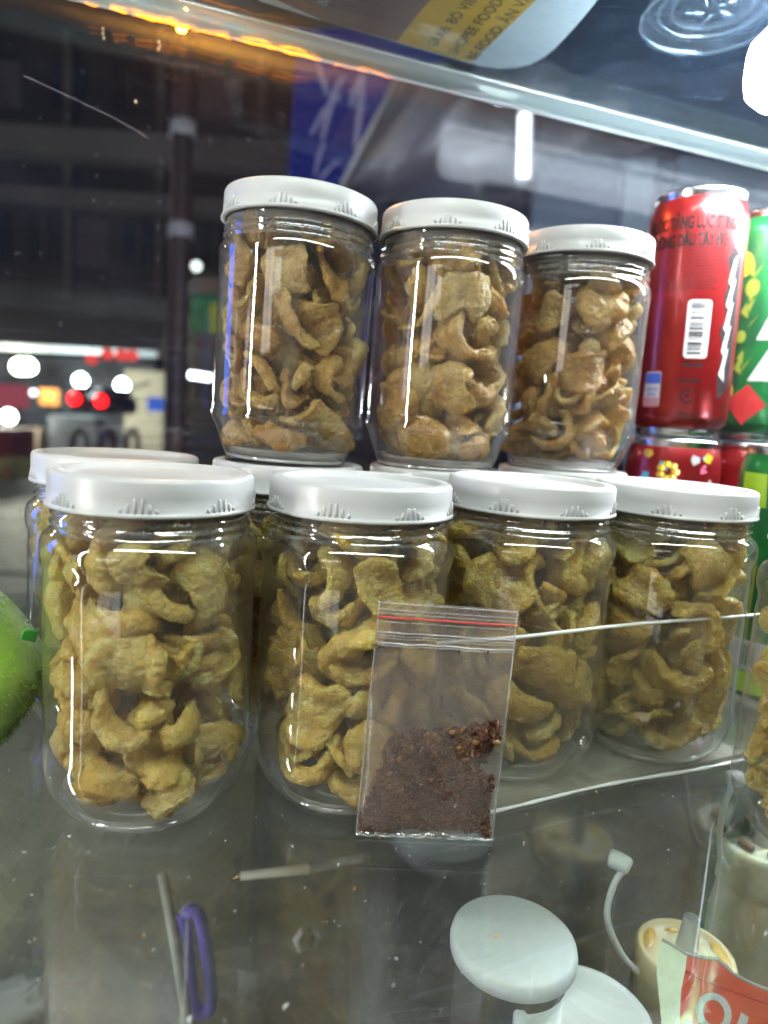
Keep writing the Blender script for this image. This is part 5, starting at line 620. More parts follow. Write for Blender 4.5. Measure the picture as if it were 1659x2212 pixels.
def can(x, y, z, mat, label, tilt=(0, 0), spin=0, group='drink cans packed at the right', sc=1.0):
    r = empty('drink_can', (x, y, z), (rad(tilt[0]), rad(tilt[1]), 0)); tag(r, label, 'can', group); r.scale = (sc, sc, sc)
    v, f = lathe([(.0225, .0052), (.0255, .0085), (CR, .0125), (CR, CH - .0150), (.0262, CH - .0105), (.0248, CH - .0055), (.0244, CH - .0045)], 72); link('can_body', mesh('can_body', v, f, mat), r)
    v, f = lathe([(.0, .004), (.019, .003), (.0215, .0), (.0228, .0008), (.0228, .0052)], 72); link('can_foot', mesh('can_foot', v, f, M_ALU), r)
    v, f = lathe([(.0244, CH - .0045), (.0247, CH - .0028), (.0253, CH - .0012), (.0250, CH), (.0238, CH), (.0228, CH - .0045), (.0, CH - .004)], 72); link('can_top', mesh('can_top', v, f, M_ALU), r)
    return r
def decal(r, vf, a0, z0, mat, name, lift=.00012, R=CR):
    v, f = wrap(vf, R + lift, a0, z0); return link(name, mesh(name, v, f, mat), r)
def rect(w, h, n=10): 
    V = [(x, y) for x in np.linspace(-w / 2, w / 2, n) for y in (-h / 2, h / 2)]; return V, [(2 * i, 2 * i + 2, 2 * i + 3, 2 * i + 1) for i in range(n - 1)]
def shift(vf, dx, dy): return [(x + dx, y + dy) for x, y in vf[0]], vf[1]
def rrect(w, h, rr, n=6):
    P = []
    for cx, cy_, s in ((w / 2 - rr, h / 2 - rr, 0), (-w / 2 + rr, h / 2 - rr, 1), (-w / 2 + rr, -h / 2 + rr, 2), (w / 2 - rr, -h / 2 + rr, 3)):
        for k in range(n + 1): a = math.pi / 2 * (s + k / n); P.append((cx + rr * math.cos(a), cy_ + rr * math.sin(a)))
    return poly_flat(P, 2)
CG = 'drink cans packed at the right'
base_a = math.atan2(-.415, -.172)           # towards the viewer
rc_ = can(.1725, .415, CH + .001, M_RED, 'tall red energy drink can with a white barcode, beside the right upper jar', (0, -1.2))
A0 = base_a
def T(s, sz, x, z, mat=M_BLK, sx=.8, bold=.02, nm='lettering'): decal(rc_, slice_flat(shift(text_flat(s, sz, 'CENTER', sx, bold), x, 0)), A0, z, mat, nm, .00035)
T('NƯỚC TĂNG LỰC STING', .0092, -.0035, .1165, sx=.50, bold=.035); T('HƯƠNG DÂU TÂY ĐỎ', .0088, -.0050, .1072, sx=.50, bold=.035)
# fine print: rows of short strokes
parts = []
rr_ = random.Random(3)
for j in range(15):
    x = -.021
    while x < .0115:
        w = rr_.uniform(.0008, .0030); parts.append(shift(rect(w, .00055, 2), x + w / 2, -j * .00165)); x += w + .0005
v, f = merge(*[([(a, b, 0) for a, b in q[0]], q[1]) for q in parts]); decal(rc_, ([(a[0], a[1]) for a in v], f), A0, .1050, M_DRED, 'fine_print'); bpy.context.scene.collection.objects[-1]['kind'] = 'stuff'
decal(rc_, shift(rrect(.0125, .0315, .002), .0055, 0), A0, .0600, M_WHT, 'barcode_label', .00012)
rr_ = random.Random(9); z_ = .0470; k_ = 0
while z_ < .0745:
    w = rr_.choice((.0003, .0005, .0008, .0011)); decal(rc_, shift(rect(.0075, w, 5), .0047, 0), A0, z_, M_BLK, 'barcode_bar', .00022); z_ += w + rr_.choice((.0004, .0006, .0010))
v = text_flat('8 934588 592034', .0022, 'CENTER', 1); vr = ([(-y + .0100, x) for x, y in v[0]], v[1]); decal(rc_, vr, A0, .0600, M_BLK, 'lettering', .00022)
decal(rc_, shift(rect(.011, .0022), .0048, 0), A0, .0405, M_DRED, 'fine_print')
ringv = [(.0042 * math.cos(a) * (1 if k % 2 == 0 else .68), .0042 * math.sin(a) * (1 if k % 2 == 0 else .68)) for a in np.linspace(.5, 5.9, 16) for k in (0, 1)]
decal(rc_, shift(([tuple(p) for p in ringv], [(2 * i, 2 * i + 2, 2 * i + 3, 2 * i + 1) for i in range(15)]), .0035, 0), A0, .0235, M_DRED, 'recycling_mark')
decal(rc_, shift(rect(.0022, .0022, 3), .0035, 0), A0, .0235, M_DRED, 'recycling_mark', .00015)
decal(rc_, shift(rect(.0115, .0018), .0035, 0), A0, .0320, M_DRED, 'fine_print')
T('320 ml', .0052, .0045, .0125, bold=.02, sx=.8)
decal(rc_, shift(rrect(.0105, .0195, .001), -.0165, 0), A0, .0270, M_WHT, 'shield_emblem', .0001)
decal(rc_, shift(rect(.0100, .0060), -.0165, .0062), A0, .0270, M_BLUE, 'shield_emblem', .0002)
T('SCIENTIFIC', .0021, -.0165, .0268, M_BLUE); T('ENERGY', .0021, -.0165, .0240, M_BLUE)
for k in range(6): decal(rc_, rect(.0008, .0055, 2), A0 - (.0205 - k * .0016) / CR, .0195, M_REDP, 'emblem_stripe', .00025)
# jagged silver and black flame print at the can's right edge
fl = [(.0180, .098), (.0225, .105), (.0300, .100), (.0300, .030), (.0215, .022), (.0195, .034), (.0215, .048), (.0180, .060), (.0220, .066), (.0185, .078), (.0215, .088)]
decal(rc_, poly_flat(fl, 3), A0, 0, M_BLK, 'flame_print', .00008)
for k in range(5):
    zz = .036 + k * .0125; decal(rc_, poly_flat([(.0205, zz), (.0232, zz + .012), (.0262, zz + .015), (.0240, zz + .004), (.0250, zz - .004)], 3), A0, 0, M_GREYP, 'flame_print', .0002)
lr = can(.1725, .415, 0, M_REDD, 'lower red can with a festive flower print under the tall red can', (0, 0))
def fest(r, a0, zlo, zhi, n, seed, mats, srange=(.0012, .0035)):
    q = random.Random(seed)
    for _ in range(n):
        s = q.uniform(*srange); k = q.choice((3, 4, 5, 8)); a = q.uniform(0, 6)
        P = [(s * math.cos(a + 6.283 * i / k) * q.uniform(.7, 1.2), s * math.sin(a + 6.283 * i / k) * q.uniform(.7, 1.2)) for i in range(k)]
        decal(r, shift(poly_flat(P, 1), q.uniform(-.024, .024), q.uniform(zlo, zhi)), a0, 0, q.choice(mats), 'confetti_print', .0001 + .00002 * _)
fest(lr, A0, .085, .128, 26, 4, [M_YEL, M_WHT, M_SKY, M_YEL, M_PINK])
for k in range(7):
    a = 6.283 * k / 7; decal(lr, shift(rrect(.0045, .0030, .0012), -.002 + .0042 * math.cos(a), .1175 + .0042 * math.sin(a)), A0, 0, M_YEL, 'flower_petal', .0007)
M_REDSHADE = can_mat('shaded_red_can_print', (.09, .006, .008))  # red print darkened to put shade into the colour
can(.132, .458, CH * .93 + .001, M_REDSHADE, 'red can, its print darkened for shade, behind the right upper jar', (0, 0), sc=.93)
can(.132, .458, 0, M_REDSHADE, 'red can, its print darkened for shade, at the bottom behind the rear row of jars', (0, 0), sc=.93)
rb = can(.2285, .437, 0, M_REDD, 'lower dark red can between the flower print can and the lime green can')
fest(rb, math.atan2(-.437, -.2285), .09, .128, 10, 14, [M_REDP, M_PINK, M_WHT])
gu = can(.2285, .437, CH + .001, M_GRN, 'upper green can with triangles and yellow coins, cut by the right edge')
ga = math.atan2(-.437, -.2285)
decal(gu, poly_flat([(-.030, .020), (-.016, .010), (-.010, .040), (-.018, .060), (-.012, .085), (-.030, .115)], 3), ga, 0, M_DGRN, 'dark_print', .00008)
for (x, z, s, m_) in ((-.017, .104, .0060, M_YEL), (-.020, .078, .0026, M_OLIVE), (-.013, .062, .0030, M_OLIVE), (-.018, .030, .0048, M_YEL), (-.019, .016, .0030, M_YEL), (-.010, .090, .0042, M_OLIVE)):
    decal(gu, shift(poly_flat([(s * math.cos(a), s * 1.25 * math.sin(a)) for a in np.linspace(0, 5.9, 14)], 1), x, z), ga, 0, m_, 'coin_print', .0003)
decal(gu, poly_flat([(-.004, .060), (.006, .086), (.012, .060)], 3), ga, 0, M_GREYP, 'triangle_print', .0003)
decal(gu, poly_flat([(-.006, .036), (.004, .056), (.012, .036)], 3), ga, 0, M_GREYP, 'triangle_print', .0003)
decal(gu, poly_flat([(-.017, .023), (-.005, .034), (.006, .022), (-.006, .010)], 3), ga, 0, M_REDP, 'diamond_print', .0004)
decal(gu, poly_flat([(-.014, .122), (.010, .122), (.010, .1165), (-.012, .1165)], 3), ga, 0, M_REDP, 'red_print', .0004, .0262)
for k in range(9):
    a = k * .7; decal(gu, poly_flat([(-.012 + .004 * math.cos(a), .07 + .03 * math.sin(k * 1.3)), (-.008 + .004 * math.cos(a), .075 + .03 * math.sin(k * 1.3)), (-.010, .066 + .03 * math.sin(k * 1.3))], 1), ga, 0, M_OLIVE, 'leaf_print', .0005)
gc = can(.2130, .3560, 0, M_GRN, 'lime and dark green can standing behind the rightmost front jar')
gb = math.atan2(-.356, -.213)
decal(gc, poly_flat([(-.028, .122), (-.013, .122), (-.011, .098), (-.020, .085), (-.028, .09)], 3), gb, 0, M_LIMEP, 'lime_print', .0001)
decal(gc, poly_flat([(-.026, .078), (-.012, .078), (-.012, .036), (-.026, .036)], 3), gb, 0, M_OLIVE, 'yellow_strip', .0001)
v = text_flat('NƯỚC GIẢI KHÁT', .0065, 'CENTER', .8, .01); vr = ([(-y - .0185, x) for x, y in v[0]], v[1]); decal(gc, vr, gb, .057, M_DGRN, 'lettering', .0002)
decal(gc, rect(.020, .018), gb - .008 / CR, .096, M_GRN, 'green_label', .0003)
decal(gc, shift(rect(.022, .016), -.010, 0), gb, .0285, M_WHT, 'white_strip', .0002)
for k in range(5): decal(gc, shift(rect(.0007, .011, 2), -.014 + k * .0016, 0), gb, .0285, M_DGRN, 'barcode_bar', .0003)
decal(gc, shift(rect(.034, .011), -.006, 0), gb, .0145, M_LIMEP, 'lime_print', .0002)
# shrink wrap over the cans
M_WRAP = film('crinkled_shrink_wrap', .05, .05, .01, (.9, .9, .95), (.98, .98, .98), .5, 35, (1, 1, .7), .001)
a = Vector((.184, .392, 0)); b_ = Vector((.262, .4085, 0)); V = []; F = []; nx, nz = 30, 40
for i in range(nx + 1):
    for j in range(nz + 1):
        s, z = i / nx, CH + .004 + .118 * j / nz
        P = a.lerp(b_, s); w = .0009 * math.sin(s * 9 + z * 40) + .0006 * math.sin(s * 23 - z * 90) + .0003 * math.sin(z * 160 + s * 31)
        V.append((P.x - .004, P.y + w - .002, z))
for i in range(nx):
    for j in range(nz): q = i * (nz + 1) + j; F.append((q, q + nz + 1, q + nz + 2, q + 1))
o = link('shrink_wrap', mesh('shrink_wrap', V, F, M_WRAP)); tag(o, 'crinkled clear shrink wrap stretched over the upper cans', 'plastic film')

# ------------------------------------------------------------------ spice bag
BLp = onz(769, 1800, .0006); BRp = onz(1063, 1812, .0006)
TL = aty(820, 1297, BLp.y - .0002); TR = aty(1119, 1318, BRp.y + .006)
bu = (BRp - BLp); bn = bu.cross(TL - BLp).normalized()
if bn.y > 0: bn = -bn            # towards the viewer
def bag_hit(px, py):
    v_ = ray(px, py); c_ = Vector((0, 0, CZ)); t_ = (BLp - c_).dot(bn) / v_.dot(bn); return c_ + v_ * t_
def z4(x, y): return (743 + .2578 * x, 1261.4 + .2578 * y)
bx = bu.normalized(); by = (TL - BLp); by = (by - bx * by.dot(bx)).normalized()
def to2(p): q = p - BLp; return (q.dot(bx), q.dot(by))
outline = [to2(bag_hit(*z4(*p))) for p in [(112, 2078), (122, 1960), (150, 1850), (200, 1740), (240, 1640), (270, 1560), (322, 1500), (318, 1400), (350, 1320), (385, 1290), (430, 1215), (520, 1205), (620, 1195), (700, 1212), (780, 1195), (830, 1205), (900, 1195), (960, 1175), (1020, 1185), (1080, 1155), (1150, 1145), (1200, 1118), (1240, 1145), (1285, 1120), (1325, 1190), (1310, 1300), (1250, 1370), (1200, 1430), (1148, 1492), (1180, 1560), (1240, 1590), (1268, 1650), (1240, 1760), (1215, 1880), (1235, 2000), (1240, 2118), (1100, 2085), (1000, 2070), (850, 2050), (700, 2062), (560, 2040), (400, 2058)]]
P2 = np.array(outline)
def inside_dist(q):
    a = P2; b = np.roll(P2, -1, 0); ab = b - a
    t_ = np.clip(((q[:, None] - a) * ab).sum(-1) / (ab ** 2).sum(-1), 0, 1); d_ = np.linalg.norm(q[:, None] - (a + ab * t_[..., None]), axis=-1).min(1)
    ins = np.zeros(len(q), bool)
    for (x1, y1), (x2, y2) in zip(a, b):
        c_ = ((y1 > q[:, 1]) != (y2 > q[:, 1])); xx = (x2 - x1) * (q[:, 1] - y1) / (y2 - y1 + 1e-12) + x1; ins ^= c_ & (q[:, 0] < xx)
    return np.where(ins, d_, -d_)
r = empty('spice_bag', (0, 0, 0)); tag(r, 'small clear zip bag with a red zip line, leaning on the jars', 'bag')
M_BAG = film('clear_bag_film', .045, .20, .17, (.66, .58, .52), (.94, .92, .91), .45, 55, (1, 1, .6), .0006)
M_SEAM = film('bag_seam', .2, .1, .55, (.85, .82, .82), (1, 1, 1)); M_REDZIP = pbr('red_zip', (.62, .06, .05), .35); M_SEAL = film('bag_seal', .35, .12, .35, (.9, .88, .88), (1, 1, 1), 1, 160, (1, 1, 1), .002)
NU, NV = 44, 70
def bag_pt(u, v_, side):
    p = BLp.lerp(BRp, u).lerp(TL.lerp(TR, u), v_)
    e = min(u, 1 - u) * 5; e = min(1, max(0, e)) ** .6 * min(1, max(0, v_ * 14)) ** .6
    fat = (.0056 if v_ < .45 else .0056 * max(.14, 1 - (v_ - .45) * 3.2))
    wr = .0007 * math.sin(u * 11 + v_ * 7) * math.sin(v_ * 15 + 1) + .0004 * math.sin(u * 31 + v_ * 23)
    flat = 1 if v_ < .80 else max(.15, 1 - (v_ - .80) * 9)
    if side > 0: return p + bn * (fat * e * flat + wr * e * flat)
    return p - bn * (.0002 * e)
for side, nm in ((1, 'front_film'), (-1, 'rear_film')):
    V = [bag_pt(i / NU, j / NV, side) for i in range(NU + 1) for j in range(NV + 1)]
    F = [(i * (NV + 1) + j, (i + 1) * (NV + 1) + j, (i + 1) * (NV + 1) + j + 1, i * (NV + 1) + j + 1) for i in range(NU) for j in range(NV)]
    link(nm, mesh(nm, V, F, M_BAG), r)
def bag_line(v0, v1, rr, mat, nm, n=30, off=.0006, u0=0.0, u1=1.0):
    pts = [bag_pt(u0 + (u1 - u0) * i / n, v0 + (v1 - v0) * i / n, 1) + bn * off for i in range(n + 1)]; link(nm, mesh(nm, *tube(pts, rr, 6), mat), r)
bag_line(.935, .935, .00034, M_REDZIP, 'red_zip_line')
for vv, rr_ in ((.995, .00012), (.968, .00010), (.953, .00010), (.918, .0001), (.875, .00022), (.862, .00012), (.852, .0001), (.832, .00032), (.822, .00014)): bag_line(vv, vv - .002, rr_, M_SEAM, 'zip_ridge')
for u in (0.0, 1.0): link('side_seam', mesh('side_seam', *tube([bag_pt(u, j / 40, 1) + bn * .0002 for j in range(41)], .00022, 6), M_SEAM), r)
# crumpled bottom seal
V = []; n_ = 80
for i in range(n_ + 1):
    u = i / n_
    for j in range(7):
        s = j / 6; hgt = .0012 + .0028 * max(0, math.sin(u * 12.5 + .6)) ** 2 * (.3 + .7 * math.exp(-((u - .5) * 3) ** 2))
        V.append(BLp.lerp(BRp, u) + Vector((0, 0, s * hgt)) + bn * (.0006 + .0024 * math.sin(s * math.pi) * (hgt / .004) + .0003 * math.sin(u * 90)))
F = [(i * 7 + j, (i + 1) * 7 + j, (i + 1) * 7 + j + 1, i * 7 + j + 1) for i in range(n_) for j in range(6)]
link('bottom_seal', mesh('bottom_seal', V, F, M_SEAL), r)
link('seal_edge', mesh('seal_edge', *tube([BLp.lerp(BRp, i / 40) + bn * .0012 + Vector((0, 0, .0003 + .0002 * math.sin(i * 1.3))) for i in range(41)], .0003, 6), M_LIPEDGE), r)
# powder
t = NT('chilli_salt'); v = t.coord(); n1 = t.noise(v, 160, 6, .7); n2 = t.noise(v, 700, 3, .6); vo = t.n('TexVoronoi', ins={'Vector': v, 'Scale': 1500}); 
c = t.ramp(n1, [(.30, (.035, .014, .010)), (.45, (.085, .037, .020)), (.58, (.15, .066, .028)), (.70, (.24, .11, .037)), (.82, (.33, .16, .05))])
c = t.mixc(.30, c, t.mixc(.7, t.ramp(vo.outputs['Color'], [(.2, (.05, .016, .010)), (.6, (.16, .07, .03)), (.9, (.42, .22, .08))]), (1, 1, 1), 'MULTIPLY')); b = t.n('BsdfPrincipled', ins={'Roughness': .75}); t.set(b, 'Base Color', c)
t.set(b, 'Normal', t.bump(t.math('ADD', n1, t.math('ADD', n2, vo.outputs['Distance'])), 1.0, .0012)); M_SPICE = t.surf(b.outputs[0])
N1, N2 = 150, 150; xs = np.linspace(P2[:, 0].min() - .001, P2[:, 0].max() + .001, N1); ys = np.linspace(P2[:, 1].min() - .001, P2[:, 1].max() + .001, N2)
GX, GY = np.meshgrid(xs, ys, indexing='ij'); Q = np.c_[GX.ravel(), GY.ravel()]
jag = .0007 * vnoise(np.c_[Q * 900, Q[:, :1] * 0], 5) + .0005 * vnoise(np.c_[Q * 2400, Q[:, :1] * 0], 6)
D = inside_dist(Q) + jag
hgt = .0030 * np.clip(D / .006, 0, 1) ** .5 + .0004 * vnoise(np.c_[Q * 500, Q[:, :1] * 0], 8) * (D > .001) + .0003 * vnoise(np.c_[Q * 1600, Q[:, :1] * 0], 9) * (D > .0005)
ok = (D > 0).reshape(N1, N2); idx = -np.ones(N1 * N2, int); V = []
o3 = np.array(BLp); bx3, by3, bn3 = np.array(bx), np.array(by), np.array(bn)
F = []; used = {}
def vid(i, j, s):
    k = (i, j, s)
    if k not in used:
        used[k] = len(V); q = i * N2 + j; V.append(tuple(o3 + bx3 * Q[q, 0] + by3 * Q[q, 1] + bn3 * (.0004 + (hgt[q] if s else 0))))
    return used[k]
for i in range(N1 - 1):
    for j in range(N2 - 1):
        if ok[i, j] and ok[i + 1, j] and ok[i, j + 1] and ok[i + 1, j + 1]:
            F.append([vid(i, j, 1), vid(i + 1, j, 1), vid(i + 1, j + 1, 1), vid(i, j + 1, 1)]); F.append([vid(i, j, 0), vid(i, j + 1, 0), vid(i + 1, j + 1, 0), vid(i + 1, j, 0)])
            for (a1, b1, a2, b2, di, dj) in ((i, j, i + 1, j, 0, -1), (i + 1, j + 1, i, j + 1, 0, 1), (i, j + 1, i, j, -1, 0), (i + 1, j, i + 1, j + 1, 1, 0)):
                ii, jj = i + di, j + dj
                if not (0 <= ii < N1 - 1 and 0 <= jj < N2 - 1 and ok[ii, jj] and ok[ii + 1, jj] and ok[ii, jj + 1] and ok[ii + 1, jj + 1]):
                    F.append([vid(a1, b1, 0), vid(a2, b2, 0), vid(a2, b2, 1), vid(a1, b1, 1)])
o = link('chilli_salt', mesh('chilli_salt', V, F, M_SPICE, False)); tag(o, 'dark brown chilli salt filling the lower half of the zip bag', 'spice mix', None, 'stuff')
# flakes, grains
MF = [pbr('flake_dark', (.05, .012, .012), .35), pbr('flake_brown', (.14, .048, .020), .5), pbr('grain_orange', (.26, .115, .04), .5)]
V = []; F = []; MI = []; q = np.random.default_rng(5)
cand = np.c_[q.uniform(P2[:, 0].min(), P2[:, 0].max(), 9000), q.uniform(P2[:, 1].min(), P2[:, 1].max(), 9000)]; dd = inside_dist(cand); cand = cand[dd > .0001][:2000]; dd = dd[dd > .0001][:2000]
for (x, y), d0 in zip(cand, dd):
    top = y / P2[:, 1].max(); k = q.random(); s = q.uniform(.00012, .0003) if k < .72 else q.uniform(.0003, .0008) * (.6 + .7 * top); 
    h = .0030 * min(1, d0 / .006) ** .5 + .0006
    c3 = o3 + bx3 * x + by3 * y + bn3 * h; ax = q.normal(size=(3, 3)) * s; n0 = len(V)
    V += [tuple(c3 + ax[0]), tuple(c3 + ax[1]), tuple(c3 - ax[0] * .8), tuple(c3 - ax[1] + ax[2] * .5)]; F += [(n0, n0 + 1, n0 + 2), (n0, n0 + 2, n0 + 3)]
    mi = 2 if (k < .25) else (0 if k > .86 else 1); MI += [mi, mi]
me = mesh('flakes', V, F, MF, False); me.polygons.foreach_set('material_index', MI)
o = link('chilli_flakes', me); tag(o, 'chilli flakes and orange grains showing on the spice in the bag', 'chilli flakes', None, 'stuff')
SEEDL = ['large pale chilli seed at the upper left of the spice in the bag', 'round seed right of the middle of the spice', 'seed above and right of the round seed', 'flat seed lying at the top edge of the spice', 'seed standing at the top edge, right of the middle', 'seed at the top edge, left of the middle', 'narrow upright seed near the top right of the spice', 'lone seed in the lower left part of the spice', 'seed just below the top edge, near the middle', 'big dim seed at the far right of the spice', 'seed at the left slope below the large pale seed', 'small upright seed at the top edge beside the left one', 'narrow seed at the upper left above the large pale seed', 'small seed at the top right corner of the spice']
M_SEED = pbr('chilli_seed', (.26, .13, .04), .4, sss=.3, ssr=.001, var=.25, vscale=300)
for n_s, (x, y, s) in enumerate(((465, 1425, 1.7), (960, 1335, 1.5), (1090, 1290, 1.5), (900, 1215, 1.4), (985, 1190, 1.4), (690, 1228, 1.2), (1180, 1205, 1.2), (470, 1690, 1.2), (790, 1270, 1.2), (1265, 1290, 1.6), (380, 1545, 1.2), (750, 1235, 1.1), (500, 1310, 1.1), (1240, 1235, 1.0))):
    c_ = bag_hit(*z4(x, y)) + bn * (.0034 if y > 1280 else .0028)
    v, f, = lathe([(0, -.0003), (.0006, -.00028), (.00085, 0), (.0006, .00028), (0, .0003)], 10)
    M = Matrix.Translation(c_) @ Matrix(((bx.x, by.x, bn.x), (bx.y, by.y, bn.y), (bx.z, by.z, bn.z))).to_4x4() @ Matrix.Rotation(q.uniform(0, 3), 4, 'Z') @ Matrix.Rotation(q.uniform(-.6, .6), 4, 'X') @ Matrix.Diagonal((s, s * q.uniform(.5, .9), s, 1))
    o = link('chilli_seed', mesh('chilli_seed', v, f, M_SEED)); o.matrix_world = M
    tag(o, SEEDL[n_s], 'seed', 'chilli seeds in the zip bag')
# dust clinging to the upper film
V = []; F = []
for _ in range(420):
    u, v_ = q.random(), .40 + .52 * q.random() ** 1.2
    if q.random() < .35: u = .93 + .06 * q.random()
    if q.random() < .2: v_ = .855 + .01 * q.random()
    c3 = np.array(bag_pt(u, v_, 1)) - bn3 * .00015; s = q.uniform(.00005, .00013); ax = q.normal(size=(2, 3)) * s; n0 = len(V)
    V += [tuple(c3 + ax[0]), tuple(c3 + ax[1]), tuple(c3 - ax[0]), tuple(c3 - ax[1])]; F.append((n0, n0 + 1, n0 + 2, n0 + 3))
for (x, y) in ((960, 560), (1200, 560)):
    c3 = np.array(bag_hit(*z4(x, y)) + bn * .0012); n0 = len(V); V += [tuple(c3 + by3 * .0009), tuple(c3 + bx3 * .0005), tuple(c3 - by3 * .0010), tuple(c3 - bx3 * .0004)]; F.append((n0, n0 + 1, n0 + 2, n0 + 3))
o = link('spice_dust', mesh('spice_dust', V, F, MF[1], False)); tag(o, 'brown spice dust clinging to the inside of the bag film', 'spice dust', None, 'stuff')

# ------------------------------------------------------------------ green plush ball at the left
t = NT('green_fuzz'); n = t.noise(t.coord(), 60, 5); b = t.n('BsdfPrincipled', ins={'Roughness': .9, 'Sheen Weight': .6}); t.set(b, 'Base Color', t.ramp(n, [(.3, (.16, .36, .015)), (.7, (.34, .58, .04))]))
t.set(b, 'Normal', t.bump(t.noise(t.coord((1, 1, .5)), 300, 4), .8, .002)); M_FUZZ = t.surf(b.outputs[0])
r = empty('plush_ball', (-.168, .232, .040)); tag(r, 'fuzzy green plush ball at the left picture edge beside the leftmost front jar', 'plush')
cu, f = cube_sphere(28); s_ = cu / np.linalg.norm(cu, axis=1, keepdims=True); zz = s_[:, 2]
w = 1 - .35 * np.clip(zz, 0, 1) ** 1.5; v = np.c_[s_[:, 0] * .047 * w - .010 * np.clip(zz, 0, 1), s_[:, 1] * .042 * w, zz * np.where(zz > 0, .050, .0395)]
v = v * (1 + .02 * vnoise(s_ * 3, 4))[:, None]
link('plush_body', mesh('plush_body', v.tolist(), f.tolist(), M_FUZZ), r)
N_ = vnormals(v, f); q = np.random.default_rng(2); V = []; F = []
for k in q.integers(0, len(v), 22000):
    if N_[k][1] > .35: continue
    p0 = v[k] + q.normal(size=3) * .0006; dr = N_[k] + q.normal(size=3) * .5 + np.array([0, 0, -.3]); dr /= np.linalg.norm(dr); sd = np.cross(dr, q.normal(size=3)); sd = sd / np.linalg.norm(sd) * .00013; L = q.uniform(.0012, .0030); n0 = len(V)
    V += [tuple(p0 - sd), tuple(p0 + sd), tuple(p0 + dr * L)]; F.append((n0, n0 + 1, n0 + 2))
o = link('fuzz', mesh('fuzz', V, F, M_FUZZ, False), r, kind='stuff')
M_TAG = pbr('green_ribbon', (.03, .25, .03), .35)
c_ = aty(64, 1372, .212); v, f = xf(rbox(.0046, .0012, .0040, .0005), Matrix.Translation(c_ - r.location) @ Matrix.Rotation(.35, 4, 'Y') @ Matrix.Rotation(.5, 4, 'Z')); link('ribbon_tag', mesh('ribbon_tag', v, f, M_TAG), r)

# ------------------------------------------------------------------ lower cabinet: squeeze bottles, cup, sachet, box
t = NT('stained_white_plastic'); v = t.coord((1, 1, .12)); n = t.noise(v, 70, 5, .6, .5); n2 = t.noise(t.coord(), 30, 4)
b = t.n('BsdfPrincipled', ins={'Roughness': .35, 'Subsurface Weight': .4, 'Subsurface Scale': .004}); c = t.ramp(n, [(.38, (.72, .68, .58)), (.52, (.66, .58, .42)), (.66, (.52, .38, .22))]); t.set(b, 'Base Color', t.mixc(t.ramp(n2, [(.4, (0, 0, 0)), (.7, (.7, .7, .7))]), c, (.76, .74, .68))); M_BOT = t.surf(b.outputs[0])
M_CAP = pbr('yellowed_cap', (.86, .66, .34), .35, col2=(.88, .78, .54), vscale=60, sss=.4, ssr=.004)
M_CAP2 = pbr('cream_cap', (.74, .70, .50), .35, col2=(.76, .74, .62), vscale=50, sss=.4, ssr=.004)
M_STAIN = pbr('sauce_stain', (.88, .52, .12), .3, var=.15, vscale=150); M_STAIN2 = pbr('brown_sauce', (.30, .15, .09), .25, var=.4, vscale=200)
M_TETH = pbr('translucent_white_plastic', (.78, .80, .82), .3, sss=.6, ssr=.005)
def bottle(c, cr_, H, capm, label, teth, tip, stains, cap_h=.020):
    r = empty('squeeze_bottle', c); tag(r, label, 'bottle', 'squeeze bottles in the lower cabinet')
    v, f = lathe([(0, -H), (cr_ * .9, -H), (cr_ * 1.08, -H + .004), (cr_ * 1.08, -cap_h - .012), (cr_ * 1.0, -cap_h - .006), (cr_ * .92, -cap_h)], 64); link('bottle_body', mesh('bottle_body', v, f, M_BOT), r)
    v, f = lathe([(cr_ * .96, -cap_h), (cr_, -cap_h + .001), (cr_ * .99, -.003), (cr_ * .95, -.0008), (cr_ * .90, 0), (cr_ * .84, -.0006), (cr_ * .80, -.0018), (.008, -.0014), (.0, -.0012)], 64); l = link('cap', mesh('cap', v, f, capm), r)
    link('spout', mesh('spout', *tube([(0, 0, -.002), (.0004, 0, .008), (.0006, 0, .0145)], [.0046, .0036, .0031], 16, False), M_TETH), r)
    link('tether', mesh('tether', *tube(bez([p - Vector(c) for p in teth], 8), .00135, 8), M_TETH), r)
    link('spout_plug', mesh('spout_plug', *tube(bez([p - Vector(c) for p in tip], 4), [.0024] + [.0036] * (4 * (len(tip) - 1) - 1) + [.0030], 14), M_TETH), r)
    for (a, rr, s) in stains:
        v, f = lathe([(0, .0006), (s * .7, .0005), (s, 0)], 16); o = link('stain', mesh('stain', v, f, M_STAIN), r, (rr * cr_ * math.cos(a), rr * cr_ * math.sin(a), -.0012)); o.rotation_euler.z = a; o.scale = (.55, 1.5, 1)
    return r
c1 = atd(1482, 2052, .275)
bottle(c1, .0195, .17, M_CAP, 'squeeze bottle with an orange-stained yellow cap behind the red sachet', [atd(1392, 2110, .275), atd(1345, 2065, .272), atd(1312, 1985, .270), atd(1325, 1915, .27), atd(1352, 1872, .27)], [atd(1362, 1876, .27), atd(1340, 1862, .272), atd(1316, 1852, .274)], [(2.6, .72, .0045), (1.6, .62, .0022), (.1, .75, .0045), (4.2, .6, .003)])
c2 = atd(1648, 1815, .325)
r2 = bottle(c2, .0205, .17, M_CAP2, 'tall squeeze bottle with a cream cap and sauce streaks at the right picture edge', [atd(1580, 1885, .32), atd(1557, 1850, .315), atd(1556, 1790, .31), atd(1566, 1735, .305), atd(1580, 1700, .30)], [atd(1603, 1690, .30), atd(1590, 1682, .30), atd(1572, 1684, .30)], [(2.0, .6, .003)])
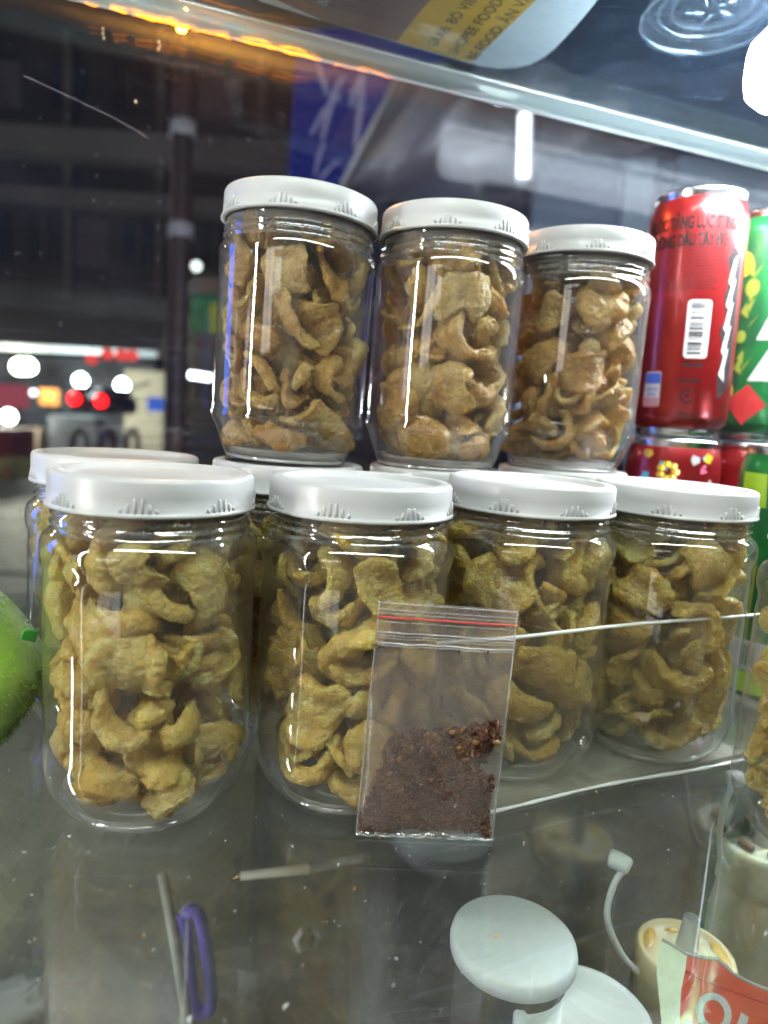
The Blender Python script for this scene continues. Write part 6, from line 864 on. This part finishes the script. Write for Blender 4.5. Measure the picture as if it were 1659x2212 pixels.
for k in range(5): link('sauce_smear', mesh('sauce_smear', *tube([(.012 * math.cos(k * 1.1 + a * .4), .012 * math.sin(k * 1.1 + a * .4), .0002 + .001 * math.sin(k)) for a in np.linspace(0, 1.5, 6)], .0016, 8), M_STAIN2), r2)
# white cup seen from above and its mirror image in the steel, modelled as a second lid
cc = atd(1262, 2200, .232)
r = empty('white_cup', cc); tag(r, 'round white lid with a rolled rim on a clear cup at the bottom picture edge', 'cup')
M_CUP = pbr('glossy_white_plastic', (.86, .87, .88), .25, sss=.1, ssr=.002)
R_ = .0238
v, f = lathe([(0, -.0015), (R_ * .80, -.0012), (R_ * .86, .0003), (R_ * .97, .0004), (R_ * 1.0, -.0010), (R_ * 1.0, -.0060), (R_ * .96, -.0066), (R_ * .93, -.0060)], 80)
link('lid', mesh('lid', v, f, M_CUP), r)
M_CUPC = film('clear_cup_plastic', .05, .05, .015, (.8, .85, .9), (.96, .97, .98))
link('clear_cup', mesh('clear_cup', *lathe([(R_ * .95, -.0060), (R_ * .90, -.10), (0, -.10)], 64), M_CUPC), r)
c2_ = atd(1110, 2022, .252); r = empty('cup_mirror_image', c2_); tag(r, 'mirror image of the cup built as a bluish flat lid on a dark grey canister, behind the cup at the bottom picture edge', 'support')  # reflection of the cup in the steel, built as an object
v, f = lathe([(0, 0), (.0215, 0), (.0228, -.0008), (.0233, -.003), (.0230, -.0062), (.0220, -.0066)], 80); link('support', mesh('support', *lathe([(.0212, -.0066), (.0205, -.010), (.0200, -.09), (0, -.09)], 64), pbr('dark_grey_plastic', (.055, .055, .06), .6, spec=.15)), r); link('lid', mesh('lid', v, f, pbr('matte_white_plastic', (.84, .87, .90), .5, sss=.2, ssr=.003)), r)
# red sachet
def sk(x, y): return (1347.8 + x * .18746, 1970 + y * .18746)
SD = .232
sc_ = atd(1560, 2140, SD); sn = (Vector((0, 0, CZ)) - sc_).normalized(); sn = (sn + Vector((.0, 0, .35))).normalized()
def shit(x, y, off=0.0):
    px, py = sk(x, y); v_ = ray(px, py); c_ = Vector((0, 0, CZ)); t_ = (sc_ - c_).dot(sn) / v_.dot(sn); return c_ + v_ * t_ + sn * off
r = empty('sauce_sachet', (0, 0, 0)); tag(r, 'red and pale green sauce sachet with big white letters at the bottom right corner', 'sachet')
M_SRED = pbr('red_foil_print', (.78, .06, .02), .55, var=.2, vscale=40, bumps=.4, bscale=60, bdist=.002, spec=.2); M_SPALE = pbr('pale_green_foil', (.80, .90, .66), .35, var=.1, vscale=60, bumps=.5, bscale=90, bdist=.002, coat=.3)
def sheet(pts, mat, nm, off, thick=.0004):
    v, f = extrude_poly([shit(x, y, off) for x, y in pts], -sn * thick); link(nm, mesh(nm, v, f, mat, False), r)
sheet([(420, 330), (560, 395), (730, 490), (1090, 555), (1280, 725), (1500, 860), (1700, 930), (1900, 1000), (1900, 2100), (500, 2100), (430, 1250), (380, 700)], M_SRED, 'rear_face', -.0012)
sheet([(440, 318), (730, 488), (712, 640), (660, 900), (640, 1300), (640, 2050), (500, 2050), (435, 1290), (378, 700), (405, 380)], M_SPALE, 'pale_band', 0)
sheet([(731, 490), (900, 530), (1090, 548), (1275, 730), (1500, 860), (1900, 990), (1900, 2050), (641, 2050), (640, 1290), (661, 900), (714, 640)], M_SRED, 'red_face', .0001)
# raised seal crease
link('crease', mesh('crease', *tube([shit(x, y, .0003) for x, y in ((715, 690), (900, 780), (1200, 890), (1659, 1060), (1900, 1150))], .0005, 8), M_SRED), r)
link('torn_edge', mesh('torn_edge', *tube([shit(x, y, .0002) for x, y in ((440, 318), (580, 392), (730, 486), (900, 526), (1090, 545), (1180, 630), (1275, 722), (1400, 790), (1560, 860), (1900, 985))], .0006, 6), M_WHT), r)
ov = []; of = []
for i in range(33):
    a = 2 * math.pi * i / 32; e = Matrix.Rotation(rad(-24), 2)
    for k in (1.0, .60):
        w2 = e @ Vector((200 * math.cos(a) * k, -(235 if k == 1 else 250) * math.sin(a) * k)); ov.append(shit(1035 + w2.x, 1165 + w2.y, .0004))
of = [(2 * i, 2 * i + 2, 2 * i + 3, 2 * i + 1) for i in range(32)]
link('letter', mesh('letter', ov, of, M_WHT, False), r)
def stroke(pts, nm='letter'): v, f = [shit(x, y, .00045) for x, y in pts], [tuple(range(len(pts)))]; link(nm, mesh(nm, v, f, M_WHT, False), r)
stroke([(1350, 1160), (1440, 1220), (1330, 1560), (1240, 1510)]); stroke([(700, 1280), (760, 1265), (860, 1330), (820, 1700), (720, 1700)])
# things seen dimly in the left of the lower cabinet
M_VIO = pbr('violet_plastic', (.16, .12, .62), .4); M_TRANS = film('cloudy_box_plastic', .06, .15, .22, (.42, .42, .40), (.9, .9, .88), .2, 30)
hd = .36; r = empty('violet_handle_box', (0, 0, 0)); tag(r, 'cloudy plastic box with a violet loop handle under the shelf at the lower left', 'box')
ring_ = [(383, 1962), (392, 1955), (425, 1960), (440, 1985), (458, 2090), (468, 2160), (462, 2185), (430, 2195), (408, 2180), (395, 2080), (385, 2000)]
pts = [atd(x, y, hd) for x, y in [(395, 1972), (428, 1975), (446, 2060), (456, 2170), (424, 2182), (408, 2080)]]
pts = bez(pts + [pts[0]], 8); link('loop_handle', mesh('loop_handle', *tube(pts, .0034, 10, False), M_VIO), r)
v, f = extrude_poly([atd(95, 1900, .37), atd(352, 1885, .37), atd(415, 2260, .34), atd(110, 2290, .34)], Vector((0, -.002, -.026))); link('box_lid', mesh('box_lid', v, f, M_TRANS, False), r)
link('box_rim', mesh('box_rim', *tube([atd(350, 1885, .368), atd(378, 2040, .355), (atd(412, 2250, .337))], .0028, 8), pbr('cloudy_rim', (.42, .42, .39), .3)), r)
o = link('chopstick', mesh('chopstick', *tube([atd(520, 1893, .37), atd(745, 1868, .37)], [.0022, .0030], 10), pbr('pale_wood', (.62, .58, .46), .5))); tag(o, 'short pale stick lying under the shelf below the second jar', 'stick')
r = empty('binder_clip', (0, 0, 0)); tag(r, 'small white clip lying under the shelf below the spice bag', 'clip')
link('clip_arm', mesh('clip_arm', *tube([atd(652, 2052, .37), atd(640, 2030, .37), atd(655, 2010, .37)], .0022, 8), M_WHT), r); link('clip_arm', mesh('clip_arm', *tube([atd(700, 2050, .37), atd(690, 2030, .37), atd(672, 2008, .37)], .0028, 8), M_WHT), r)

# crumbs and dust on the clear shelf
V = []; F = []; MI = []; q = np.random.default_rng(21)
for _ in range(520):
    x = q.uniform(-.16, .17); y = q.uniform(.13, .26) + .3 * max(0, x); s_ = q.uniform(.00008, .00022) if q.random() < .9 else q.uniform(.0003, .0006); c3 = np.array([x, y, s_ * .5 + .0001]); ax = q.normal(size=(3, 3)) * s_; n0 = len(V)
    V += [tuple(c3 + ax[0]), tuple(c3 + ax[1]), tuple(c3 - ax[0]), tuple(c3 + np.abs(ax[2]))]; F += [(n0, n0 + 1, n0 + 2), (n0, n0 + 1, n0 + 3), (n0 + 1, n0 + 2, n0 + 3)]; MI += [int(q.random() < .3)] * 3
me = mesh('crumbs', V, F, [pbr('dust_white', (.6, .6, .57), .6), pbr('crumb_tan', (.45, .28, .10), .6)], False); me.polygons.foreach_set('material_index', MI); o = link('crumbs', me); tag(o, 'fine dust and crumbs scattered on the clear shelf', 'crumbs', None, 'stuff')

# ------------------------------------------------------------------ the street at night
def face(name, x0, y0, x1, y1, d, thick, mat, parent=None, bev=0):
    a = aty(x0, y0, d); b_ = aty(x1, y1, d); c_ = aty(x0, y1, d); e_ = aty(x1, y0, d)
    xa, xb = (a.x + c_.x) / 2, (b_.x + e_.x) / 2; zt, zb = (a.z + e_.z) / 2, (b_.z + c_.z) / 2
    v, f = box((xa + xb) / 2, d + thick / 2, (zt + zb) / 2, xb - xa, thick, zt - zb); return link(name, mesh(name, v, f, mat, False), parent)
GZ = -.95
v, f = box(0, 40, GZ - .1, 200, 160, .2); o = link('road', mesh('road', v, f, pbr('asphalt', (.13, .125, .13), .45, var=.4, vscale=1.5, bumps=.3, bscale=40, bdist=.01, rvar=.2), False)); tag(o, None, None, None, 'structure')
p0 = onz(30, 1232, GZ); v, f = box(p0.x - 1, p0.y, GZ + .004, 6, .16, .008); o = link('road_marking', mesh('road_marking', v, f, pbr('road_paint', (.75, .75, .72), .5, var=.3, vscale=8), False)); tag(o, None, None, None, 'structure')
v, f = box(-3, 13.0, GZ + .06, 24, 3.0, .12); o = link('pavement', mesh('pavement', v, f, pbr('paving', (.30, .29, .27), .6, var=.3, vscale=3), False)); tag(o, None, None, None, 'structure')
D = 13.0
M_NIGHTWALL = pbr('dark_plaster', (.10, .095, .11), .7, var=.4, vscale=.8); M_BAND = pbr('grey_plaster', (.27, .25, .26), .7, var=.3, vscale=.6); M_CREAM = pbr('cream_wall', (.55, .46, .32), .6, var=.2, vscale=2)
M_AWN = pbr('white_awning', (.62, .68, .70), .5, var=.15, vscale=2); M_DIM = emis('dim_window', (.50, .40, .32), .10)
M_WIN = [pbr('dark_blue_pane', (.03, .05, .10), .15), pbr('dark_pane', (.05, .05, .06), .2), emis('curtained_window', (.25, .20, .22), .06)]
r = empty('shop_building', (0, 0, 0)); tag(r, 'dark shop house across the street with a pale awning and lit ground floor', 'building')
face('wall', -700, -300, 1200, 700, D + 2, .4, M_NIGHTWALL, r)
face('ledge', -700, 262, 640, 318, D + 1.2, .9, M_BAND, r); face('ledge', -700, 395, 640, 432, D + 1.4, .6, M_BAND, r)
for k, (x0, y0, x1, y1) in enumerate([(-40, 455, 20, 560), (60, 462, 128, 565), (165, 470, 232, 570), (268, 478, 330, 575), (430, 485, 500, 575), (-30, 130, 40, 225), (110, 138, 180, 232), (240, 146, 320, 240), (430, 160, 520, 250)]):
    w_ = face('window', x0, y0, x1, y1, D + 1.9, .08, M_WIN[k % 3], r); face('window_bar', (x0 + x1) / 2 - 2, y0, (x0 + x1) / 2 + 2, y1, D + 1.8, .05, M_BAND, w_)
for x0 in (-60, 145, 345, 560): face('pilaster', x0 - 8, 60, x0 + 8, 640, D + 1.75, .2, M_BAND, r)
face('side_wall', 355, 640, 700, 1000, D + 1.8, .2, M_NIGHTWALL, r)
for (x0, y0, x1, y1) in ((205, 690, 255, 755), (262, 695, 318, 760), (335, 705, 385, 775)): 
    w_ = face('window', x0, y0, x1, y1, D + 1.7, .08, M_DIM, r); face('window_bar', (x0 + x1) / 2 - 2, y0, (x0 + x1) / 2 + 2, y1, D + 1.6, .05, M_NIGHTWALL, w_)
face('shop_interior', -400, 760, 330, 1010, D + 1.5, .1, pbr('shop_back', (.20, .23, .26), .6, col2=(.09, .08, .09), vscale=1.6), r)
face('pillar', 268, 800, 352, 1010, D, .7, M_CREAM, r); face('pillar', 352, 820, 372, 1010, D + .1, .5, pbr('grey_pillar', (.40, .42, .42), .6), r)
a = aty(-400, 655, D); b_ = aty(335, 728, D); a2 = aty(-400, 735, D - 1.8); b2 = aty(340, 772, D - 1.2)
v, f = extrude_poly([a2, b2, b_ + Vector((0, .6, .25)), a + Vector((0, .6, .25))], Vector((0, 0, .10))); link('awning', mesh('awning', v, f, M_AWN, False), r)
# unseen lamp added at the left to brighten the facades
r = empty('facade_fill_lamp', (-9, 6, 3.4)); tag(r, 'added unseen lamp out to the left that brightens the facades', 'street lamp'); link('post', mesh('post', *tube([(0, 0, -4.3), (0, 0, 0)], .05, 10), M_NIGHTWALL), r)
v, f = rbox(.6, .25, .08, .03); link('lamp_head', mesh('lamp_head', v, f, emis('facade_fill_head', (1, .8, .6), 8)), r, (.3, 0, .02)); lt = bpy.data.lights.new('facade_fill_light', 'POINT'); lt.energy = 110; lt.color = (1, .84, .70); lt.shadow_soft_size = .2; lo = bpy.data.objects.new('facade_fill_light', lt); COL.objects.link(lo); lo.parent = r; lo.location = (.3, 0, -.3)
# lamps of the shop
def globe(px, py, d, rr, col, s, label, nm='shop_lamp', grp='bare white lamps of the shop across the street', L=0):
    c_ = aty(px, py, d); r = empty(nm, c_); tag(r, label, 'lamp', grp)
    v, f = lathe([(rr * math.sin(a), -rr * math.cos(a)) for a in np.linspace(0, math.pi, 9)], 16); link('bulb', mesh('bulb', v, f, emis('bulb', col, s)), r)
    v, f = lathe([(0, rr * .9), (rr * .2, rr * .95), (rr * .2, rr * 1.25), (0, rr * 1.25)], 12); link('socket', mesh('socket', v, f, M_HOUSING), r)
    if L:
        lt = bpy.data.lights.new('bulb_light', 'POINT'); lt.energy = L; lt.color = col; lt.shadow_soft_size = rr * 1.5; lo = bpy.data.objects.new('bulb_light', lt); COL.objects.link(lo); lo.parent = r; lo.location = (0, -rr * 3, 0)
globe(42, 792, D - 1.4, .13, (1, .97, .72), 30, 'big warm white lamp at the far left of the shop under its awning', L=60)
globe(60, 792, D - 1.3, .13, (1, .97, .72), 30, 'second big warm white lamp beside the far left one')
globe(174, 822, D - 1.4, .11, (.85, 1, .95), 30, 'white lamp left of centre above the two red tail lights', L=60)
globe(264, 832, D - 1.4, .11, (.85, 1, .95), 30, 'white lamp in front of the cream pillar, right of the red tail lights', L=40)
globe(18, 900, D - 2.2, .11, (1, 1, .9), 25, 'low white lamp at the left picture edge', L=30)
globe(72, 848, D - 1, .05, (.9, .9, .9), 6, 'tiny dim lamp between the big warm lamp and the tail lights')
# two mopeds seen from behind with round red tail lights
M_DARKM = pbr('dark_moped', (.05, .05, .06), .3)
def moped(px, py, lbl):
    c_ = aty(px, py, D - 2.6); zb = GZ; r = empty('moped', (c_.x, c_.y, zb)); tag(r, lbl, 'moped', 'mopeds parked outside the shop'); h = c_.z - zb
    v, f = lathe([(0, -.02), (.085, -.02), (.09, 0), (.06, .03), (0, .035)], 20); o = link('tail_light', mesh('tail_light', v, f, emis('red_tail_light', (1, .004, .004), 9)), r, (0, -.05, h)); o.rotation_euler.x = rad(90)
    v, f = rbox(.30, 1.1, .30, .08); link('body', mesh('body', v, f, M_DARKM), r, (0, .55, h - .05)); v, f = rbox(.26, .7, .10, .04); link('seat', mesh('seat', v, f, M_BLK), r, (0, .55, h + .15))
    for yy in (.15, 1.25):
        pts = [(0, yy + .27 * math.cos(a), .30 + .27 * math.sin(a)) for a in np.linspace(0, 2 * math.pi, 25)]; link('wheel', mesh('wheel', *tube(pts, .05, 8, False), M_BLK), r)
    link('handlebar', mesh('handlebar', *tube([(-.33, 1.15, h + .35), (0, 1.2, h + .25), (.33, 1.15, h + .35)], .02, 8), M_BLK), r)
moped(163, 861, 'dark moped showing the left one of the two round red tail lights'); moped(220, 866, 'dark moped showing the right one of the two round red tail lights')
M_RB = pbr('red_box', (.5, .04, .04), .5); M_RLAN = emis('red_lantern', (1, .08, .06), .9)
for k, (x, y) in enumerate(((198, 775), (232, 765), (262, 767), (285, 768))):
    v, f = lathe([(0, -.09), (.07, -.07), (.10, 0), (.07, .07), (0, .09)], 14); o = link('red_lantern', mesh('red_lantern', v, f, M_RLAN), None, aty(x, y, D - 1.9)); tag(o, ['leftmost and lowest red lantern under the awning', 'second red lantern from the left under the awning', 'third red lantern from the left under the awning', 'rightmost red lantern under the awning'][k], 'lantern', 'red lanterns hung under the awning')
o = face('red_box', -60, 925, 22, 1050, 8.5, .6, M_RB); tag(o, 'red box standing in the street at the left picture edge', 'box')
o = face('blue_sign', 318, 858, 350, 888, D - .6, .08, emis('blue_sign', (.08, .22, .95), .55)); tag(o, 'small lit blue sign hanging right of the cream pillar', 'sign')
o = face('poster', -30, 830, 60, 880, D - .9, .06, emis('pink_sign', (.8, .15, .2), .35)); tag(o, 'small lit pink sign at the left picture edge below the warm lamps', 'sign')
o = face('poster', 85, 840, 125, 875, D - 1.1, .06, pbr('orange_sign', (.7, .25, .05), .5)); tag(o, 'small orange poster between the warm lamp and the tail lights', 'poster')
o = face('street_stall', 105, 900, 205, 1030, D - 1.9, .5, pbr('stall_grey', (.30, .33, .34), .5, var=.6, vscale=2)); tag(o, 'grey counter of the shop below the red tail lights', 'counter')
o = face('customer_stool', 45, 925, 85, 1040, D - 2.0, .3, pbr('tan_stall', (.45, .33, .22), .6, var=.5, vscale=4)); tag(o, 'tan cabinet outside the shop at the left', 'cabinet')
# pole close behind the case
c_ = aty(388, 600, 3.0); v, f = lathe([(.050, -1.3), (.046, .4), (.042, 1.2), (.040, 3)], 24); r = empty('lamp_pole', (c_.x, c_.y, .3)); tag(r, 'dark round pole standing between the case and the street', 'pole')
link('shaft', mesh('shaft', v, f, pbr('rusty_dark_paint', (.045, .04, .05), .45, col2=(.11, .045, .03), vscale=2.5)), r)
for zc_ in (.55, .95): v, f = lathe([(.048, zc_ - .03), (.054, zc_ - .03), (.054, zc_ + .03), (.044, zc_ + .03)], 24); link('clamp', mesh('clamp', v, f, M_HOUSING), r)
# green and yellow shop sign, tube lamp
r = empty('shop_sign', (0, 0, 0)); tag(r, 'dark green and yellow shop sign right of the pole', 'sign')
face('board', 402, 640, 560, 722, 7.0, .1, emis('green_sign', (.01, .10, .04), .6), r); face('panel', 452, 655, 480, 722, 6.9, .06, emis('yellow_sign', (.25, .28, .03), .5), r); face('ledge', 402, 722, 600, 745, 6.8, .5, M_BAND, r)
face('frame', 402, 590, 560, 640, 7.1, .08, pbr('olive_board', (.2, .2, .12), .6), r)
c_ = aty(426, 812, 6.0); batten('street_tube_lamp', (c_.x, c_.y, c_.z), .26, .06, .05, emis('street_tube', (.85, .9, 1), 10), 'horizontal white tube lamp between the pole and the left upper jar', 0, rad(4))
o = face('grey_shop', 395, 830, 700, 1020, 9.0, .2, pbr('dim_shop_front', (.24, .25, .24), .6, var=.5, vscale=1.5)); tag(o, 'dim grey shop front right of the pole', 'shop front')
globe(424, 575, 6.5, .045, (.8, .9, .8), 2.5, 'tiny pale lamp above the green sign')
# blue banner with brushed white letters
BD = 2.6; r = empty('blue_banner', (0, 0, 0)); tag(r, 'dark blue banner with brushed white strokes behind the left upper jar', 'banner')
v, f = extrude_poly([aty(x, y, BD) for x, y in ((645, 60), (1010, 60), (745, 400), (620, 400))], Vector((0, .01, 0))); link('cloth', mesh('cloth', v, f, emis('glowing_blue_cloth', (.008, .018, .22), .40), False), r)  # emission gives the banner colours a glow of their own
M_BR = emis('glowing_white_stroke', (.20, .20, .33), .6)
def bstroke(pts, w):
    n = len(pts); pts3 = [Vector(p).to_3d() for p in pts]; V = []
    for i, p in enumerate(pts3):
        d_ = (pts3[min(i + 1, n - 1)] - pts3[max(i - 1, 0)]).normalized(); nn_ = Vector((-d_.y, d_.x, 0)) * w * (.55 if i in (0, n - 1) else 1) / 2
        for q_ in (p - nn_, p + nn_): V.append(aty(q_.x, q_.y, BD - .004))
    link('brush_stroke', mesh('brush_stroke', V, [(2 * i, 2 * i + 1, 2 * i + 3, 2 * i + 2) for i in range(n - 1)], M_BR, False), r)
bstroke([(685, 130), (700, 180), (706, 205)], 12); bstroke([(742, 165), (722, 200), (708, 250), (695, 300)], 14); bstroke([(786, 155), (764, 200), (758, 230)], 14); bstroke([(784, 165), (778, 230), (768, 325)], 16)
bstroke([(735, 205), (700, 240), (672, 290)], 12); bstroke([(700, 305), (688, 340), (680, 380)], 9); bstroke([(730, 345), (700, 375), (690, 392)], 9)
# big grey canopy of the neighbouring stall
M_TARP = pbr('grey_tarpaulin', (.26, .24, .25), .5, var=.3, vscale=3, bumps=.5, bscale=4, bdist=.05, stretch=(1, .3, 1))
def tp(x, y, d): return aty(x, y, d)
rows = [[(865, 150, 2.5), (745, 392, 2.35), (760, 430, 2.5)], [(960, 150, 2.45), (870, 340, 2.2), (850, 440, 2.4)], [(1050, 150, 2.4), (1000, 310, 2.1), (990, 450, 2.3)], [(1150, 150, 2.4), (1130, 330, 2.2), (1120, 420, 2.35)], [(1290, 150, 2.4), (1280, 300, 2.1), (1290, 370, 2.3)], [(1500, 150, 2.4), (1480, 300, 2.2), (1500, 345, 2.4)], [(1760, 150, 2.4), (1740, 300, 2.3), (1760, 345, 2.4)]]
cols = [bez([tp(*p) for p in rw], 8) for rw in rows]; grid = []
for j in range(len(cols[0])): grid.append(bez([c_[j] for c_ in cols], 6))
V = []; F = []; NW = len(grid[0])
for j, rw in enumerate(grid):
    for i, p in enumerate(rw): V.append(p + Vector((0, .05 * math.sin(i * .9 + j * .35), 0)))
F = [(j * NW + i, j * NW + i + 1, (j + 1) * NW + i + 1, (j + 1) * NW + i) for j in range(len(grid) - 1) for i in range(NW - 1)]
n0 = len(V); V += [p + Vector((0, .006, .004)) for p in V[:n0]]; F += [tuple(k + n0 for k in q_)[::-1] for q_ in F[:]]
r = empty('grey_canopy', (0, 0, 0)); tag(r, 'grey tarpaulin canopy of the next stall hanging behind the upper jars', 'canopy')
link('cloth', mesh('cloth', V, F, M_TARP), r)
link('pole', mesh('pole', *tube([aty(738, 400, 2.33), aty(868, 148, 2.48)], .008, 8), pbr('canopy_pole', (.6, .6, .6), .4)), r)
c_ = aty(1131, 318, 2.0); batten('tube_reflection', (c_.x, c_.y, c_.z), .17, .034, .03, emis('reflected_tube', (.8, .87, 1), 3.2), 'reflection of a white tube in the rear pane, built as a short upright glowing tube', 0, rad(86))  # reflection of a tube in the pane, built as a glowing body
lt = bpy.data.lights.new('added_canopy_light', 'POINT'); lt.energy = 1.6; lt.color = (.85, .92, 1); lt.shadow_soft_size = .06; lo = bpy.data.objects.new('added_canopy_light', lt); COL.objects.link(lo); lo.location = (c_.x - .25, c_.y - .1, c_.z + .2)  # point light added for the canopy
# steel partition with a lighter upright strip at the right, beyond the cans
M_PART = pbr('blue_grey_panel', (.10, .15, .22), .35, .3, var=.3, vscale=3)
r = empty('steel_partition', (0, 0, 0)); tag(r, 'blue-grey steel partition with upright strips behind the red can', 'partition')
face('panel', 1120, 362, 2100, 1200, 1.6, .02, M_PART, r); face('upright', 1310, 340, 1368, 1200, 1.56, .03, pbr('pale_steel_strip', (.24, .33, .40), .4, .3), r); face('upright', 1420, 340, 1640, 1200, 1.57, .03, pbr('mid_steel_strip', (.16, .24, .30), .4, .3), r)
# neighbouring stall lights to the left and behind the viewer: they mirror in the jars
c_ = Vector((-1.5, .55, .35)); r = empty('blue_light_box', c_); tag(r, 'upright blue light box sign of a neighbouring stall out to the left', 'sign')
v, f = rbox(.04, .34, .7, .01); link('lit_face', mesh('lit_face', v, f, emis('blue_light_box', (.05, .18, 1), 6)), r)
v, f = rbox(.05, .36, .04, .005); link('frame', mesh('frame', v, f, M_HOUSING), r, (0, 0, .37)); link('frame', mesh('frame', v, f, M_HOUSING), r, (0, 0, -.37)); link('post', mesh('post', *tube([(0, 0, -.39), (0, 0, -1.30)], .02, 8), M_HOUSING), r)
c_ = Vector((-.60, .0, -.24)); r = empty('upright_tube_lamp', c_); tag(r, 'upright white tube lamp on the next stall out to the left', 'lamp')
link('tube', mesh('tube', *tube([(0, 0, -.14), (0, 0, .12)], .011, 12), emis('white_tube', (.9, .95, 1), 45)), r)
for s in (-1, 1): v, f = rbox(.04, .04, .03, .004); link('end_cap', mesh('end_cap', v, f, M_HOUSING), r, (0, 0, s * .145 - .01))
link('post', mesh('post', *tube([(-.03, 0, -.71), (-.03, 0, .16)], .01, 8), M_HOUSING), r)
# a row of lit shops behind the viewer
for k, (x, y, w_, h_, z_, cl, s) in enumerate(((-2.2, -3.2, 1.1, .5, .7, (1, .93, .85), 2.2), (-1.7, -3.6, 1.3, .35, .9, (.9, .95, 1), 2.0), (-4.2, -2.0, .9, .6, .5, (.95, .9, 1), 2.0))):
    r = empty('lit_shop_window', (x, y, z_)); tag(r, ['warm lit shop window left behind the viewer', 'wide lit shop window straight behind the viewer', 'cool lit shop window furthest left behind the viewer'][k], 'shop window', 'lit shop windows behind the viewer')
    v, f = rbox(w_, .06, h_, .02); link('pane', mesh('pane', v, f, emis('lit_window', cl, s)), r)
    for q_ in (-.5, 0, .5): v, f = box(q_ * w_, .04, 0, .03, .03, h_ + .05); link('mullion', mesh('mullion', v, f, M_DARKM, False), r)
    v, f = box(0, -.1, -(z_ - GZ) / 2 - h_ / 2 + .0, w_ + .6, .1, (z_ - GZ)); link('shop_wall', mesh('shop_wall', v, f, M_NIGHTWALL, False), r)
